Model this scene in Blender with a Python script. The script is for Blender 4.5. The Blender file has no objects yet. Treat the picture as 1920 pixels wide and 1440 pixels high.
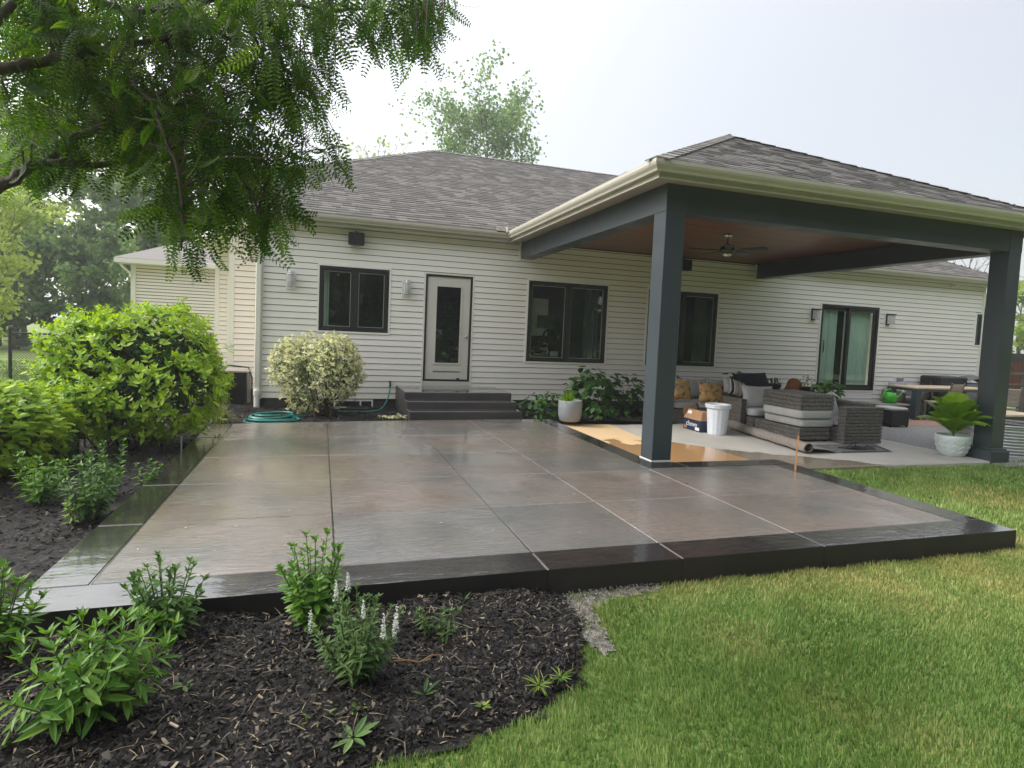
import bpy, math, random
import numpy as np
from mathutils import Matrix, Vector
random.seed(7); rng = np.random.default_rng(7)
SC = bpy.context.scene; COL = SC.collection
# ------------------------------------------------------------------ camera
CAM_R = np.array([0.95172, -0.30388, 0.04412]); CAM_W = np.array([0.30654, 0.94983, -0.06208])
F, CX, CY, YAW, PIT, ROL = 1122.6953, 962.6634, 694.7801, -0.31217578, -0.06212426, 0.04421267
def _rot(yaw, pitch, roll):
    cy, sy = math.cos(yaw), math.sin(yaw)
    fwd = np.array([-sy*math.cos(pitch), cy*math.cos(pitch), math.sin(pitch)])
    right = np.array([cy, sy, 0.]); up = np.cross(right, fwd)
    return math.cos(roll)*right+math.sin(roll)*up, -math.sin(roll)*right+math.cos(roll)*up, fwd
CR, CU, CW = _rot(YAW, PIT, ROL); CP = np.array([0., 0., 1.48])
def ray(u, v): return CW+CR*(u-CX)/F-CU*(v-CY)/F
def od(u, v, t): return CP+ray(u, v)*t                 # point at depth t behind photo pixel (u, v)
def oz(u, v, z=0.): d = ray(u, v); return CP+d*(z-CP[2])/d[2]
def oy(u, v, y): d = ray(u, v); return CP+d*y/d[1]
cam = bpy.data.cameras.new('camera'); camo = bpy.data.objects.new('camera', cam); COL.objects.link(camo)
camo.matrix_world = Matrix(((CR[0], CU[0], -CW[0], CP[0]), (CR[1], CU[1], -CW[1], CP[1]), (CR[2], CU[2], -CW[2], CP[2]), (0, 0, 0, 1)))
cam.sensor_width = 36; cam.lens = F/1920*36; cam.shift_x = (960-CX)/1920; cam.shift_y = (CY-720)/1920
cam.clip_start = 0.05; cam.clip_end = 2000; SC.camera = camo
# ------------------------------------------------------------------ sky and sun (thin bright overcast, sun behind cloud at the left)
SUN_EL, SUN_AZ = math.radians(42), math.radians(-72)   # azimuth measured from +Y towards +X
sdir = Vector((math.sin(SUN_AZ)*math.cos(SUN_EL), math.cos(SUN_AZ)*math.cos(SUN_EL), math.sin(SUN_EL)))
w = bpy.data.worlds.new('World'); SC.world = w; w.use_nodes = True
nt = w.node_tree; nt.nodes.clear()
def wn(t, **k):
    n = nt.nodes.new(t)
    for a, b in k.items(): setattr(n, a, b)
    return n
out = wn('ShaderNodeOutputWorld'); sky = wn('ShaderNodeTexSky', sky_type='NISHITA', sun_disc=False)
sky.sun_elevation = SUN_EL; sky.sun_rotation = SUN_AZ; sky.air_density = 1.2; sky.dust_density = 4
b1 = wn('ShaderNodeBackground'); b1.inputs[1].default_value = 0.05; nt.links.new(sky.outputs[0], b1.inputs[0])
tc = wn('ShaderNodeTexCoord'); dot = wn('ShaderNodeVectorMath', operation='DOT_PRODUCT'); dot.inputs[1].default_value = sdir
nt.links.new(tc.outputs['Generated'], dot.inputs[0])
mr = wn('ShaderNodeMapRange', interpolation_type='SMOOTHSTEP'); mr.inputs[1].default_value = -0.35; mr.inputs[2].default_value = 1.0
nt.links.new(dot.outputs['Value'], mr.inputs[0])
cn = wn('ShaderNodeTexNoise'); cn.inputs['Scale'].default_value = 1.6; cn.inputs['Detail'].default_value = 3
nt.links.new(tc.outputs['Generated'], cn.inputs['Vector'])
ad = wn('ShaderNodeMath', operation='MULTIPLY_ADD'); ad.inputs[1].default_value = 0.16; nt.links.new(cn.outputs[0], ad.inputs[0]); nt.links.new(mr.outputs[0], ad.inputs[2])
cr = wn('ShaderNodeValToRGB'); e = cr.color_ramp.elements
for _ in range(2): e.new(.5)
for k_, (p_, c_) in enumerate(((0., (.335,.33,.33)), (.43, (.49,.487,.485)), (.75, (.77,.765,.755)), (1., (1.35,1.34,1.30)))): e[k_].position = p_; e[k_].color = (*c_, 1)
nt.links.new(ad.outputs[0], cr.inputs[0])
b2 = wn('ShaderNodeBackground'); b2.inputs[1].default_value = 0.86; nt.links.new(cr.outputs[0], b2.inputs[0])
adn = wn('ShaderNodeAddShader'); nt.links.new(b1.outputs[0], adn.inputs[0]); nt.links.new(b2.outputs[0], adn.inputs[1]); nt.links.new(adn.outputs[0], out.inputs[0])
sl = bpy.data.lights.new('sun', 'SUN'); sl.energy = 1.5; sl.angle = math.radians(22); sl.color = (1, .97, .92)
so = bpy.data.objects.new('sun', sl); COL.objects.link(so); so.rotation_euler = sdir.to_track_quat('Z', 'Y').to_euler(); so.location = (-8, 4, 14)
SC.view_settings.view_transform = 'Standard'; SC.view_settings.look = 'None'; SC.view_settings.exposure = 0.88; SC.view_settings.gamma = 1
SC.cycles.use_denoising = True; SC.cycles.max_bounces = 8; SC.cycles.transparent_max_bounces = 16
SC.cycles.sample_clamp_indirect = 6; SC.cycles.caustics_reflective = False; SC.cycles.caustics_refractive = False
# ------------------------------------------------------------------ helpers: meshes
class MB:
    def __init__(s): s.v = []; s.f = []
    def add(s, vs, fs):
        b = len(s.v); s.v += [tuple(map(float, p)) for p in vs]; s.f += [tuple(b+i for i in f) for f in fs]; return s
    def box(s, x0, x1, y0, y1, z0, z1, bev=0.):
        if bev <= 0:
            return s.add([(x0,y0,z0),(x1,y0,z0),(x1,y1,z0),(x0,y1,z0),(x0,y0,z1),(x1,y0,z1),(x1,y1,z1),(x0,y1,z1)],
                         [(3,2,1,0),(4,5,6,7),(0,1,5,4),(1,2,6,5),(2,3,7,6),(3,0,4,7)])
        b = bev; P = []
        for (z, i) in ((z0,b),(z0+b,0),(z1-b,0),(z1,b)):
            for (cx, cy, sx, sy) in ((x0,y0,1,1),(x1,y0,-1,1),(x1,y1,-1,-1),(x0,y1,1,-1)):
                d = b+i if i else b
                a1 = (cx+sx*i, cy+sy*d, z) if i else (cx, cy+sy*b, z)
                a2 = (cx+sx*d, cy+sy*i, z) if i else (cx+sx*b, cy, z)
                P += [a1, a2] if (cx == x0) == (cy == y0) else [a2, a1]
        fs = [tuple(range(7,-1,-1)), tuple(range(24,32))]
        for k in range(3):
            for j in range(8): fs.append((k*8+j, k*8+(j+1)%8, k*8+8+(j+1)%8, k*8+8+j))
        return s.add(P, fs)
    def prism(s, poly, z0, z1, bev=0.):
        n = len(poly); c = np.mean(np.array(poly), 0)
        if bev > 0:
            ins = [tuple(np.array(p)+(c-np.array(p))/np.linalg.norm(c-np.array(p))*bev*1.4) for p in poly]
            P = [(x,y,z0) for x,y in poly]+[(x,y,z1-bev) for x,y in poly]+[(x,y,z1) for x,y in ins]; L = 3
        else:
            P = [(x,y,z0) for x,y in poly]+[(x,y,z1) for x,y in poly]; L = 2
        fs = [tuple(range(n-1,-1,-1)), tuple(range((L-1)*n, L*n))]
        for k in range(L-1):
            for j in range(n): fs.append((k*n+j, k*n+(j+1)%n, (k+1)*n+(j+1)%n, (k+1)*n+j))
        return s.add(P, fs)
    def tube(s, pts, r, n=8, cap=True):
        pts = [np.array(p, float) for p in pts]; m = len(pts)
        rs = list(r) if hasattr(r, '__len__') else [r]*m
        P = []; up = None
        for i, p in enumerate(pts):
            t = pts[min(i+1,m-1)]-pts[max(i-1,0)]; t = t/(np.linalg.norm(t)+1e-9)
            if up is None:
                up = np.array([0,0,1.]) if abs(t[2]) < .9 else np.array([1.,0,0])
            a = np.cross(t, up); a /= np.linalg.norm(a)+1e-9; b = np.cross(a, t); up = b
            for k in range(n):
                q = 2*math.pi*k/n; P.append(p+rs[i]*(math.cos(q)*a+math.sin(q)*b))
        fs = []
        for i in range(m-1):
            for k in range(n): fs.append((i*n+k, i*n+(k+1)%n, (i+1)*n+(k+1)%n, (i+1)*n+k))
        if cap: fs += [tuple(range(n-1,-1,-1)), tuple(range((m-1)*n, m*n))]
        return s.add(P, fs)
    def lathe(s, prof, cx, cy, n=24, cap0=False, cap1=False, flute=0., nf=0):
        P = []; fs = []; m = len(prof)
        for r, z in prof:
            for k in range(n):
                q = 2*math.pi*k/n; rr = r*(1+flute*(1 if nf and (k*nf//n) % 2 else 0)); P.append((cx+rr*math.cos(q), cy+rr*math.sin(q), z))
        for i in range(m-1):
            for k in range(n): fs.append((i*n+k, i*n+(k+1)%n, (i+1)*n+(k+1)%n, (i+1)*n+k))
        if cap0: fs.append(tuple(range(n-1,-1,-1)))
        if cap1: fs.append(tuple(range((m-1)*n, m*n)))
        return s.add(P, fs)
    def grid(s, fn, nu, nv, wrap=False):
        P = [fn(i/(nu-1), j/(nv-1)) for j in range(nv) for i in range(nu)]
        fs = [(j*nu+i, j*nu+i+1, (j+1)*nu+i+1, (j+1)*nu+i) for j in range(nv-1) for i in range(nu-1)]
        return s.add(P, fs)
    def obj(s, name, mat, parent=None, smooth=False, loc=None, rot=None, kind=None):
        me = bpy.data.meshes.new(name); me.from_pydata(s.v, [], s.f); me.update()
        if mat: me.materials.append(mat)
        if smooth: me.polygons.foreach_set('use_smooth', [True]*len(me.polygons))
        return link(name, me, parent, loc, rot, kind)
def link(name, data, parent=None, loc=None, rot=None, kind=None):
    o = bpy.data.objects.new(name, data); COL.objects.link(o); o.parent = parent
    if loc is not None: o.location = loc
    if rot is not None: o.rotation_euler = rot
    if kind: o['kind'] = kind
    return o
def npmesh(name, V, Fc, mat, rnd=None, extra=None, smooth=False):
    V = np.asarray(V, np.float32); Fc = np.asarray(Fc, np.int32); n = Fc.shape[1]
    me = bpy.data.meshes.new(name); me.vertices.add(len(V)); me.vertices.foreach_set('co', V.ravel())
    me.loops.add(Fc.size); me.loops.foreach_set('vertex_index', Fc.ravel())
    me.polygons.add(len(Fc)); me.polygons.foreach_set('loop_start', np.arange(0, Fc.size, n, dtype=np.int32))
    me.polygons.foreach_set('loop_total', np.full(len(Fc), n, np.int32))
    if smooth: me.polygons.foreach_set('use_smooth', np.ones(len(Fc), bool))
    me.materials.append(mat)
    for nm, arr in (dict(rnd=rnd) | (extra or {})).items():
        if arr is not None:
            a = me.attributes.new(nm, 'FLOAT', 'FACE'); a.data.foreach_set('value', np.asarray(arr, np.float32))
    me.update(); me.validate(); return me
def tag(o, label, cat, group=None):
    o['label'] = label; o['category'] = cat
    if group: o['group'] = group
    return o
def thing(name, label, cat, loc=(0,0,0), rz=0, group=None):
    o = bpy.data.objects.new(name, None); COL.objects.link(o); o.location = loc; o.rotation_euler = (0,0,rz); o.empty_display_size = .1
    return tag(o, label, cat, group)
def struct(o): o['kind'] = 'structure'; return o
# ------------------------------------------------------------------ helpers: materials
def newmat(name):
    m = bpy.data.materials.new(name); m.use_nodes = True; t = m.node_tree; t.nodes.clear()
    def N(ty, **k):
        n = t.nodes.new(ty)
        for a, b in k.items(): setattr(n, a, b)
        return n
    def L(a, b): t.links.new(a, b)
    o = N('ShaderNodeOutputMaterial'); p = N('ShaderNodeBsdfPrincipled'); L(p.outputs[0], o.inputs[0])
    return m, N, L, p, o
def pos(N, L, scale=(1,1,1), rot=None):
    g = N('ShaderNodeNewGeometry'); mp = N('ShaderNodeMapping'); mp.inputs['Scale'].default_value = scale
    if rot: mp.inputs['Rotation'].default_value = rot
    L(g.outputs['Position'], mp.inputs['Vector']); return mp.outputs[0]
def noise(N, L, vec, scale, detail=4, rough=.55):
    n = N('ShaderNodeTexNoise'); n.inputs['Scale'].default_value = scale; n.inputs['Detail'].default_value = detail; n.inputs['Roughness'].default_value = rough
    L(vec, n.inputs['Vector']); return n.outputs[0]
def ramp(N, L, fac, stops):
    r = N('ShaderNodeValToRGB'); e = r.color_ramp.elements
    while len(e) < len(stops): e.new(.5)
    for i, (p_, c) in enumerate(stops):
        e[i].position = p_; e[i].color = (*c, 1) if hasattr(c, '__len__') else (c, c, c, 1)
    L(fac, r.inputs[0]); return r.outputs[0]
def bump(N, L, h, p, strength, dist):
    b = N('ShaderNodeBump'); b.inputs['Strength'].default_value = strength; b.inputs['Distance'].default_value = dist
    L(h, b.inputs['Height']); L(b.outputs[0], p.inputs['Normal']); return b
def sc(c, k): return tuple(min(1, a*k) for a in c)
def M(name, col, rough=.6, var=.12, scale=6, bmp=0., bscale=60, metal=0., spec=.5, stretch=(1,1,1), coat=0.):
    m, N, L, p, o = newmat(name); v = pos(N, L, stretch)
    c = ramp(N, L, noise(N, L, v, scale, 6), [(.3, sc(col, 1-var)), (.7, sc(col, 1+var))]); L(c, p.inputs['Base Color'])
    r2 = ramp(N, L, noise(N, L, v, scale*2.3, 3), [(.3, max(.02, rough-.08)), (.7, min(1, rough+.08))]); L(r2, p.inputs['Roughness'])
    p.inputs['Metallic'].default_value = metal; p.inputs['Specular IOR Level'].default_value = spec; p.inputs['Coat Weight'].default_value = coat
    if bmp: bump(N, L, noise(N, L, v, bscale, 5), p, bmp, .01)
    return m
def leafmat(name, stops, trans=.35, rough=.42, tcol=1.25, spec=.3):
    m, N, L, p, o = newmat(name)
    at = N('ShaderNodeAttribute', attribute_name='rnd'); oi = N('ShaderNodeObjectInfo')
    s = N('ShaderNodeMath', operation='ADD'); L(at.outputs['Fac'], s.inputs[0]); L(oi.outputs['Random'], s.inputs[1])
    f = N('ShaderNodeMath', operation='FRACT'); L(s.outputs[0], f.inputs[0])
    n1 = noise(N, L, pos(N, L), 3.0, 3)
    ma = N('ShaderNodeMath', operation='MULTIPLY_ADD'); L(f.outputs[0], ma.inputs[0]); ma.inputs[1].default_value = .6
    m2 = N('ShaderNodeMath', operation='MULTIPLY'); L(n1, m2.inputs[0]); m2.inputs[1].default_value = .4; L(m2.outputs[0], ma.inputs[2])
    c = ramp(N, L, ma.outputs[0], stops); L(c, p.inputs['Base Color']); p.inputs['Roughness'].default_value = rough
    p.inputs['Specular IOR Level'].default_value = spec
    tr = N('ShaderNodeBsdfTranslucent'); hs = N('ShaderNodeHueSaturation'); hs.inputs['Hue'].default_value = .485; hs.inputs['Saturation'].default_value = 1.1; hs.inputs['Value'].default_value = tcol
    L(c, hs.inputs['Color']); L(hs.outputs[0], tr.inputs[0])
    mx = N('ShaderNodeMixShader'); mx.inputs[0].default_value = trans; L(p.outputs[0], mx.inputs[1]); L(tr.outputs[0], mx.inputs[2]); L(mx.outputs[0], o.inputs[0])
    return m
MT = {}
MT['siding'] = M('vinyl_siding', (.81,.785,.735), .5, .03, 1.2, .04, 90, stretch=(1,1,3))
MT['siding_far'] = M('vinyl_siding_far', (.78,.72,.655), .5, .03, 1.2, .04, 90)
MT['wrap'] = M('shadow_line_backing', (.05,.045,.04), .9)  # shade put in colour: dark backing draws the shadow lines between siding courses
MT['trim'] = M('cream_trim', (.72,.70,.64), .45, .03, 3)
MT['gutter'] = M('beige_gutter', (.45,.43,.37), .38, .04, 2)
MT['soffit'] = M('beige_soffit', (.42,.385,.315), .55, .04, 2, .3, 8, stretch=(1,1,1))
MT['white'] = M('white_vinyl', (.78,.78,.75), .35, .03, 5)
MT['frame'] = M('dark_bronze_frame', (.022,.021,.021), .35, .1, 8)
MT['beam'] = M('charcoal_paint', (.042,.056,.066), .36, .03, 1.2, .03, 160)
MT['concrete'] = M('foundation_concrete', (.30,.265,.22), .85, .3, 5, .5, 40)
MT['black'] = M('black_plastic', (.012,.012,.013), .4, .15, 10)
MT['blackmetal'] = M('black_metal', (.02,.02,.021), .35, .1, 10, metal=.3)
MT['grey_fab'] = M('grey_cushion_fabric', (.36,.37,.365), .9, .08, 7, .25, 260)
MT['lgrey_fab'] = M('pale_grey_cushion_fabric', (.50,.51,.50), .9, .06, 7, .25, 260)
MT['bluegrey_fab'] = M('blue_grey_cushion_fabric', (.30,.33,.38), .9, .08, 7, .25, 260)
MT['navy_fab'] = M('navy_fabric', (.008,.009,.02), .9, .1, 7, .25, 260)
MT['bark'] = M('bark', (.075,.058,.045), .9, .35, 14, .8, 40, stretch=(1,1,.3))
MT['bark_grey'] = M('grey_bark', (.13,.12,.105), .9, .35, 6, .8, 30, stretch=(1,1,.3))
MT['stem'] = M('green_stem', (.09,.13,.035), .6, .2, 20)
MT['stem_brown'] = M('brown_stem', (.06,.04,.028), .8, .3, 20)
MT['green_hose'] = M('teal_hose', (.012,.20,.17), .3, .1, 6)
MT['card'] = M('cardboard', (.36,.21,.11), .8, .1, 8)
MT['navy'] = M('navy_print', (.012,.018,.06), .6, .1, 8)
MT['paper'] = M('white_paper', (.75,.75,.73), .7, .04, 8)
MT['bin'] = M('white_bin_plastic', (.72,.77,.84), .3, .02, 5)
MT['can'] = M('green_plastic', (.06,.42,.03), .3, .05, 5)
MT['teak'] = M('pale_wood', (.52,.42,.30), .5, .15, 5, .1, 60, stretch=(1,8,8))
MT['stake'] = M('wood_stake', (.42,.20,.07), .7, .2, 14, .2, 60, stretch=(6,6,1))
MT['terra'] = M('terracotta', (.33,.13,.055), .8, .15, 8, .2, 60)
MT['greypot'] = M('grey_planter', (.26,.28,.31), .45, .06, 6)
MT['whitepot'] = M('white_ceramic', (.62,.70,.70), .3, .05, 9)
MT['galv'] = M('galvanised_steel', (.55,.56,.57), .35, .1, 9, metal=.6)
MT['nickel'] = M('brushed_nickel', (.6,.58,.54), .25, .05, 9, metal=1)
MT['rugback'] = M('rug_back', (.25,.225,.20), .95, .18, 18, .5, 120)
MT['mat'] = M('grey_mat', (.16,.16,.165), .95, .2, 12, .4, 120)
MT['redfence'] = M('stained_fence', (.10,.032,.016), .7, .25, 5, .2, 40, stretch=(6,6,1))
MT['soil'] = M('potting_soil', (.018,.014,.011), .95, .3, 40, .6, 90)
MT['tanpaper'] = None
def mat_patio():
    m, N, L, p, o = newmat('stamped_wet_concrete')
    v = pos(N, L); vs = pos(N, L, (1.1, 3.2, 1))
    big = noise(N, L, v, .55, 3, .6); mid = noise(N, L, vs, 3.2, 7, .65)
    c1 = ramp(N, L, big, [(.34, (.115,.118,.117)), (.45, (.175,.16,.149)), (.60, (.225,.19,.17)), (.71, (.13,.13,.126))])
    c2 = ramp(N, L, noise(N, L, pos(N, L, (2.2,5,1)), 6, 8, .7), [(.3, .72), (.5, .98), (.72, 1.15)])
    mx = N('ShaderNodeMix', data_type='RGBA', blend_type='MULTIPLY'); oi = N('ShaderNodeObjectInfo'); tint = ramp(N, L, oi.outputs['Random'], [(0, (.74,.80,.84)), (.35, (.98,.98,.98)), (.7, (1.0,.93,.88)), (1, (.9,.84,.8))])
    mt2 = N('ShaderNodeMix', data_type='RGBA', blend_type='MULTIPLY'); mt2.inputs[0].default_value = 1; L(c1, mt2.inputs[6]); L(tint, mt2.inputs[7])
    mx.inputs[0].default_value = 1; L(mt2.outputs[2], mx.inputs[6]); L(c2, mx.inputs[7]); L(mx.outputs[2], p.inputs['Base Color'])
    wet = noise(N, L, v, .8, 3, .5); L(ramp(N, L, wet, [(.35, .16), (.55, .28), (.75, .42)]), p.inputs['Roughness'])
    p.inputs['Specular IOR Level'].default_value = .5
    fine = noise(N, L, vs, 9, 6, .6)
    a = N('ShaderNodeMath', operation='ADD'); L(mid, a.inputs[0]); mm = N('ShaderNodeMath', operation='MULTIPLY'); L(fine, mm.inputs[0]); mm.inputs[1].default_value = .25; L(mm.outputs[0], a.inputs[1])
    bump(N, L, a.outputs[0], p, .5, .012)
    p.inputs['Coat Weight'].default_value = 1; p.inputs['Coat IOR'].default_value = 1.5
    L(ramp(N, L, noise(N, L, v, 1.3, 4, .6), [(.40, .0), (.66, .07)]), p.inputs['Coat Roughness'])
    cb_ = N('ShaderNodeBump'); cb_.inputs['Strength'].default_value = .9; cb_.inputs['Distance'].default_value = .016
    hh = noise(N, L, pos(N, L, (1.4, 3.6, 1)), 4.2, 8, .68); pud = ramp(N, L, noise(N, L, v, .9, 3, .5), [(.42, .12), (.58, 1)]); hm = N('ShaderNodeMath', operation='MULTIPLY'); L(hh, hm.inputs[0]); L(pud, hm.inputs[1]); L(hm.outputs[0], cb_.inputs['Height']); L(cb_.outputs[0], p.inputs['Coat Normal'])
    return m
def mat_border():
    m, N, L, p, o = newmat('charcoal_wet_concrete'); v = pos(N, L); vs = pos(N, L, (1.2,2.2,1))
    c = ramp(N, L, noise(N, L, v, 1.3, 5), [(.3, (.016,.016,.017)), (.55, (.028,.024,.025)), (.75, (.05,.034,.033))]); L(c, p.inputs['Base Color'])
    L(ramp(N, L, noise(N, L, v, 1.1, 3), [(.38, .06), (.62, .26)]), p.inputs['Roughness'])
    bump(N, L, noise(N, L, vs, 3, 6), p, .30, .012)
    gn = N('ShaderNodeNewGeometry'); sz_ = N('ShaderNodeSeparateXYZ'); L(gn.outputs['True Normal'], sz_.inputs[0]); mz = N('ShaderNodeMapRange'); mz.inputs[1].default_value = .6; mz.inputs[2].default_value = .95; L(sz_.outputs[2], mz.inputs[0])
    L(mz.outputs[0], p.inputs['Coat Weight']); p.inputs['Coat IOR'].default_value = 1.5; p.inputs['Coat Roughness'].default_value = .02
    mr_ = N('ShaderNodeMapRange'); mr_.inputs[3].default_value = .6; mr_.inputs[4].default_value = .2; L(mz.outputs[0], mr_.inputs[0]); L(mr_.outputs[0], p.inputs['Roughness'])
    cb_ = N('ShaderNodeBump'); cb_.inputs['Strength'].default_value = .22; cb_.inputs['Distance'].default_value = .012; L(noise(N, L, pos(N, L, (1.3,3,1)), 3.5, 4, .55), cb_.inputs['Height']); L(cb_.outputs[0], p.inputs['Coat Normal']); return m
def mat_step():
    m = mat_border(); m.name = 'step_wet_concrete'
    for n in m.node_tree.nodes:
        if n.type == 'VALTORGB' and len(n.color_ramp.elements) == 3:
            for e_, c_ in zip(n.color_ramp.elements, ((.04,.039,.039),(.058,.055,.055),(.075,.066,.064))): e_.color = (*c_, 1)
    return m
def mat_slab():
    m, N, L, p, o = newmat('porch_concrete'); v = pos(N, L)
    base = ramp(N, L, noise(N, L, v, 1.8, 6), [(.3, (.40,.385,.355)), (.7, (.50,.485,.45))])
    # water lies on the front strip of the slab: darker wet concrete with an irregular edge
    sx = N('ShaderNodeSeparateXYZ'); L(v, sx.inputs[0]); nz = noise(N, L, v, 2.2, 5)
    a = N('ShaderNodeMath', operation='MULTIPLY_ADD'); L(sx.outputs[0], a.inputs[0]); a.inputs[1].default_value = .70; L(sx.outputs[1], a.inputs[2])
    b = N('ShaderNodeMath', operation='MULTIPLY_ADD'); L(nz, b.inputs[0]); b.inputs[1].default_value = .7; L(a.outputs[0], b.inputs[2])
    wet = ramp(N, L, b.outputs[0], [(0, 1), (1, 0)])
    mr = N('ShaderNodeMapRange'); mr.inputs[1].default_value = 11.86; mr.inputs[2].default_value = 11.98; mr.inputs[3].default_value = 1; mr.inputs[4].default_value = 0; L(b.outputs[0], mr.inputs[0])
    mx = N('ShaderNodeMix', data_type='RGBA'); L(mr.outputs[0], mx.inputs[0]); L(base, mx.inputs[6]); mx.inputs[7].default_value = (.22,.185,.14,1); L(mx.outputs[2], p.inputs['Base Color'])
    rr = N('ShaderNodeMapRange'); rr.inputs[3].default_value = .7; rr.inputs[4].default_value = .09; L(mr.outputs[0], rr.inputs[0]); L(rr.outputs[0], p.inputs['Roughness'])
    bump(N, L, noise(N, L, v, 30, 4), p, .05, .01); return m
def mat_tan():
    m, N, L, p, o = newmat('tan_stain'); v = pos(N, L)
    nz = noise(N, L, v, 1.1, 4, .5)
    sx = N('ShaderNodeSeparateXYZ'); L(v, sx.inputs[0])
    b = N('ShaderNodeMath', operation='MULTIPLY_ADD'); L(nz, b.inputs[0]); b.inputs[1].default_value = 2.6; L(sx.outputs[1], b.inputs[2])
    mr = N('ShaderNodeMapRange'); mr.inputs[1].default_value = 9.45; mr.inputs[2].default_value = 9.55; mr.inputs[3].default_value = 1; mr.inputs[4].default_value = 0; L(b.outputs[0], mr.inputs[0])
    mx = N('ShaderNodeMix', data_type='RGBA'); L(mr.outputs[0], mx.inputs[0]); mx.inputs[6].default_value = (.72,.52,.30,1); mx.inputs[7].default_value = (.42,.25,.115,1); L(mx.outputs[2], p.inputs['Base Color'])
    rr = N('ShaderNodeMapRange'); rr.inputs[3].default_value = .65; rr.inputs[4].default_value = .12; L(mr.outputs[0], rr.inputs[0]); L(rr.outputs[0], p.inputs['Roughness']); return m
def mat_shingle():
    m, N, L, p, o = newmat('asphalt_shingle'); at = N('ShaderNodeAttribute', attribute_name='rnd'); oi = N('ShaderNodeObjectInfo')
    s = N('ShaderNodeMath', operation='ADD'); L(at.outputs['Fac'], s.inputs[0]); L(oi.outputs['Random'], s.inputs[1]); f = N('ShaderNodeMath', operation='FRACT'); L(s.outputs[0], f.inputs[0])
    c = ramp(N, L, f.outputs[0], [(0, (.145,.134,.126)), (.35, (.18,.168,.158)), (.7, (.215,.20,.189)), (1, (.255,.24,.227))])
    g = ramp(N, L, noise(N, L, pos(N, L), 70, 3), [(.3, .75), (.7, 1.2)])
    mx = N('ShaderNodeMix', data_type='RGBA', blend_type='MULTIPLY'); mx.inputs[0].default_value = 1; L(c, mx.inputs[6]); L(g, mx.inputs[7]); L(mx.outputs[2], p.inputs['Base Color'])
    p.inputs['Roughness'].default_value = .85; bump(N, L, noise(N, L, pos(N, L), 160, 2), p, .4, .004); return m
def mat_wood_ceiling():
    m, N, L, p, o = newmat('stained_cedar'); oi = N('ShaderNodeObjectInfo')
    n = noise(N, L, pos(N, L, (.8, 14, 14)), 3, 6); a = N('ShaderNodeMath', operation='MULTIPLY_ADD'); L(oi.outputs['Random'], a.inputs[0]); a.inputs[1].default_value = .35; L(n, a.inputs[2])
    L(ramp(N, L, a.outputs[0], [(.4, (.105,.030,.011)), (.95, (.26,.078,.026))]), p.inputs['Base Color']); p.inputs['Roughness'].default_value = .28; return m
def mat_wicker():
    m, N, L, p, o = newmat('wicker'); v = pos(N, L)
    wv = N('ShaderNodeTexWave', wave_type='BANDS', bands_direction='X'); wv.inputs['Scale'].default_value = 9; wv.inputs['Distortion'].default_value = 1.5; L(v, wv.inputs['Vector'])
    w2 = N('ShaderNodeTexWave', wave_type='BANDS', bands_direction='Y'); w2.inputs['Scale'].default_value = 9; w2.inputs['Distortion'].default_value = 1.5; L(v, w2.inputs['Vector'])
    a = N('ShaderNodeMath', operation='MULTIPLY'); L(wv.outputs['Fac'], a.inputs[0]); L(w2.outputs['Fac'], a.inputs[1])
    n = noise(N, L, v, 25, 4); b = N('ShaderNodeMath', operation='MULTIPLY_ADD'); L(a.outputs[0], b.inputs[0]); b.inputs[1].default_value = .5; L(n, b.inputs[2])
    L(ramp(N, L, b.outputs[0], [(.3, (.05,.047,.044)), (.6, (.13,.123,.115)), (.95, (.24,.23,.21))]), p.inputs['Base Color']); p.inputs['Roughness'].default_value = .5
    bump(N, L, a.outputs[0], p, .5, .01); return m
def mat_floral():
    m, N, L, p, o = newmat('floral_print'); v = pos(N, L); vo = N('ShaderNodeTexVoronoi'); vo.inputs['Scale'].default_value = 15; L(v, vo.inputs['Vector'])
    c = ramp(N, L, vo.outputs['Distance'], [(.0, (.75,.70,.6)), (.22, (.55,.16,.04)), (.42, (.45,.25,.06)), (.6, (.30,.26,.15)), (.8, (.05,.045,.04))])
    n = ramp(N, L, noise(N, L, v, 9, 3), [(.45, 0), (.6, .8)]); mx = N('ShaderNodeMix', data_type='RGBA'); L(n, mx.inputs[0]); L(c, mx.inputs[6]); mx.inputs[7].default_value = (.55,.36,.14,1); L(mx.outputs[2], p.inputs['Base Color']); p.inputs['Roughness'].default_value = .9; return m
def mat_stripe():
    m, N, L, p, o = newmat('striped_fabric'); tcn = N('ShaderNodeTexCoord'); sx = N('ShaderNodeSeparateXYZ'); L(tcn.outputs['Generated'], sx.inputs[0])
    r = N('ShaderNodeValToRGB'); r.color_ramp.interpolation = 'CONSTANT'; e = r.color_ramp.elements
    st = [(0,(.38,.37,.36)),(.22,(.75,.73,.7)),(.27,(.015,.015,.02)),(.38,(.75,.73,.7)),(.42,(.38,.37,.36)),(.55,(.42,.16,.06)),(.60,(.38,.37,.36)),(.72,(.015,.015,.02)),(.80,(.75,.73,.7)),(.85,(.38,.37,.36))]
    while len(e) < len(st): e.new(.5)
    for i,(q,c) in enumerate(st): e[i].position = q; e[i].color = (*c,1)
    L(sx.outputs[0], r.inputs[0]); L(r.outputs[0], p.inputs['Base Color']); p.inputs['Roughness'].default_value = .9; return m
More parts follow.
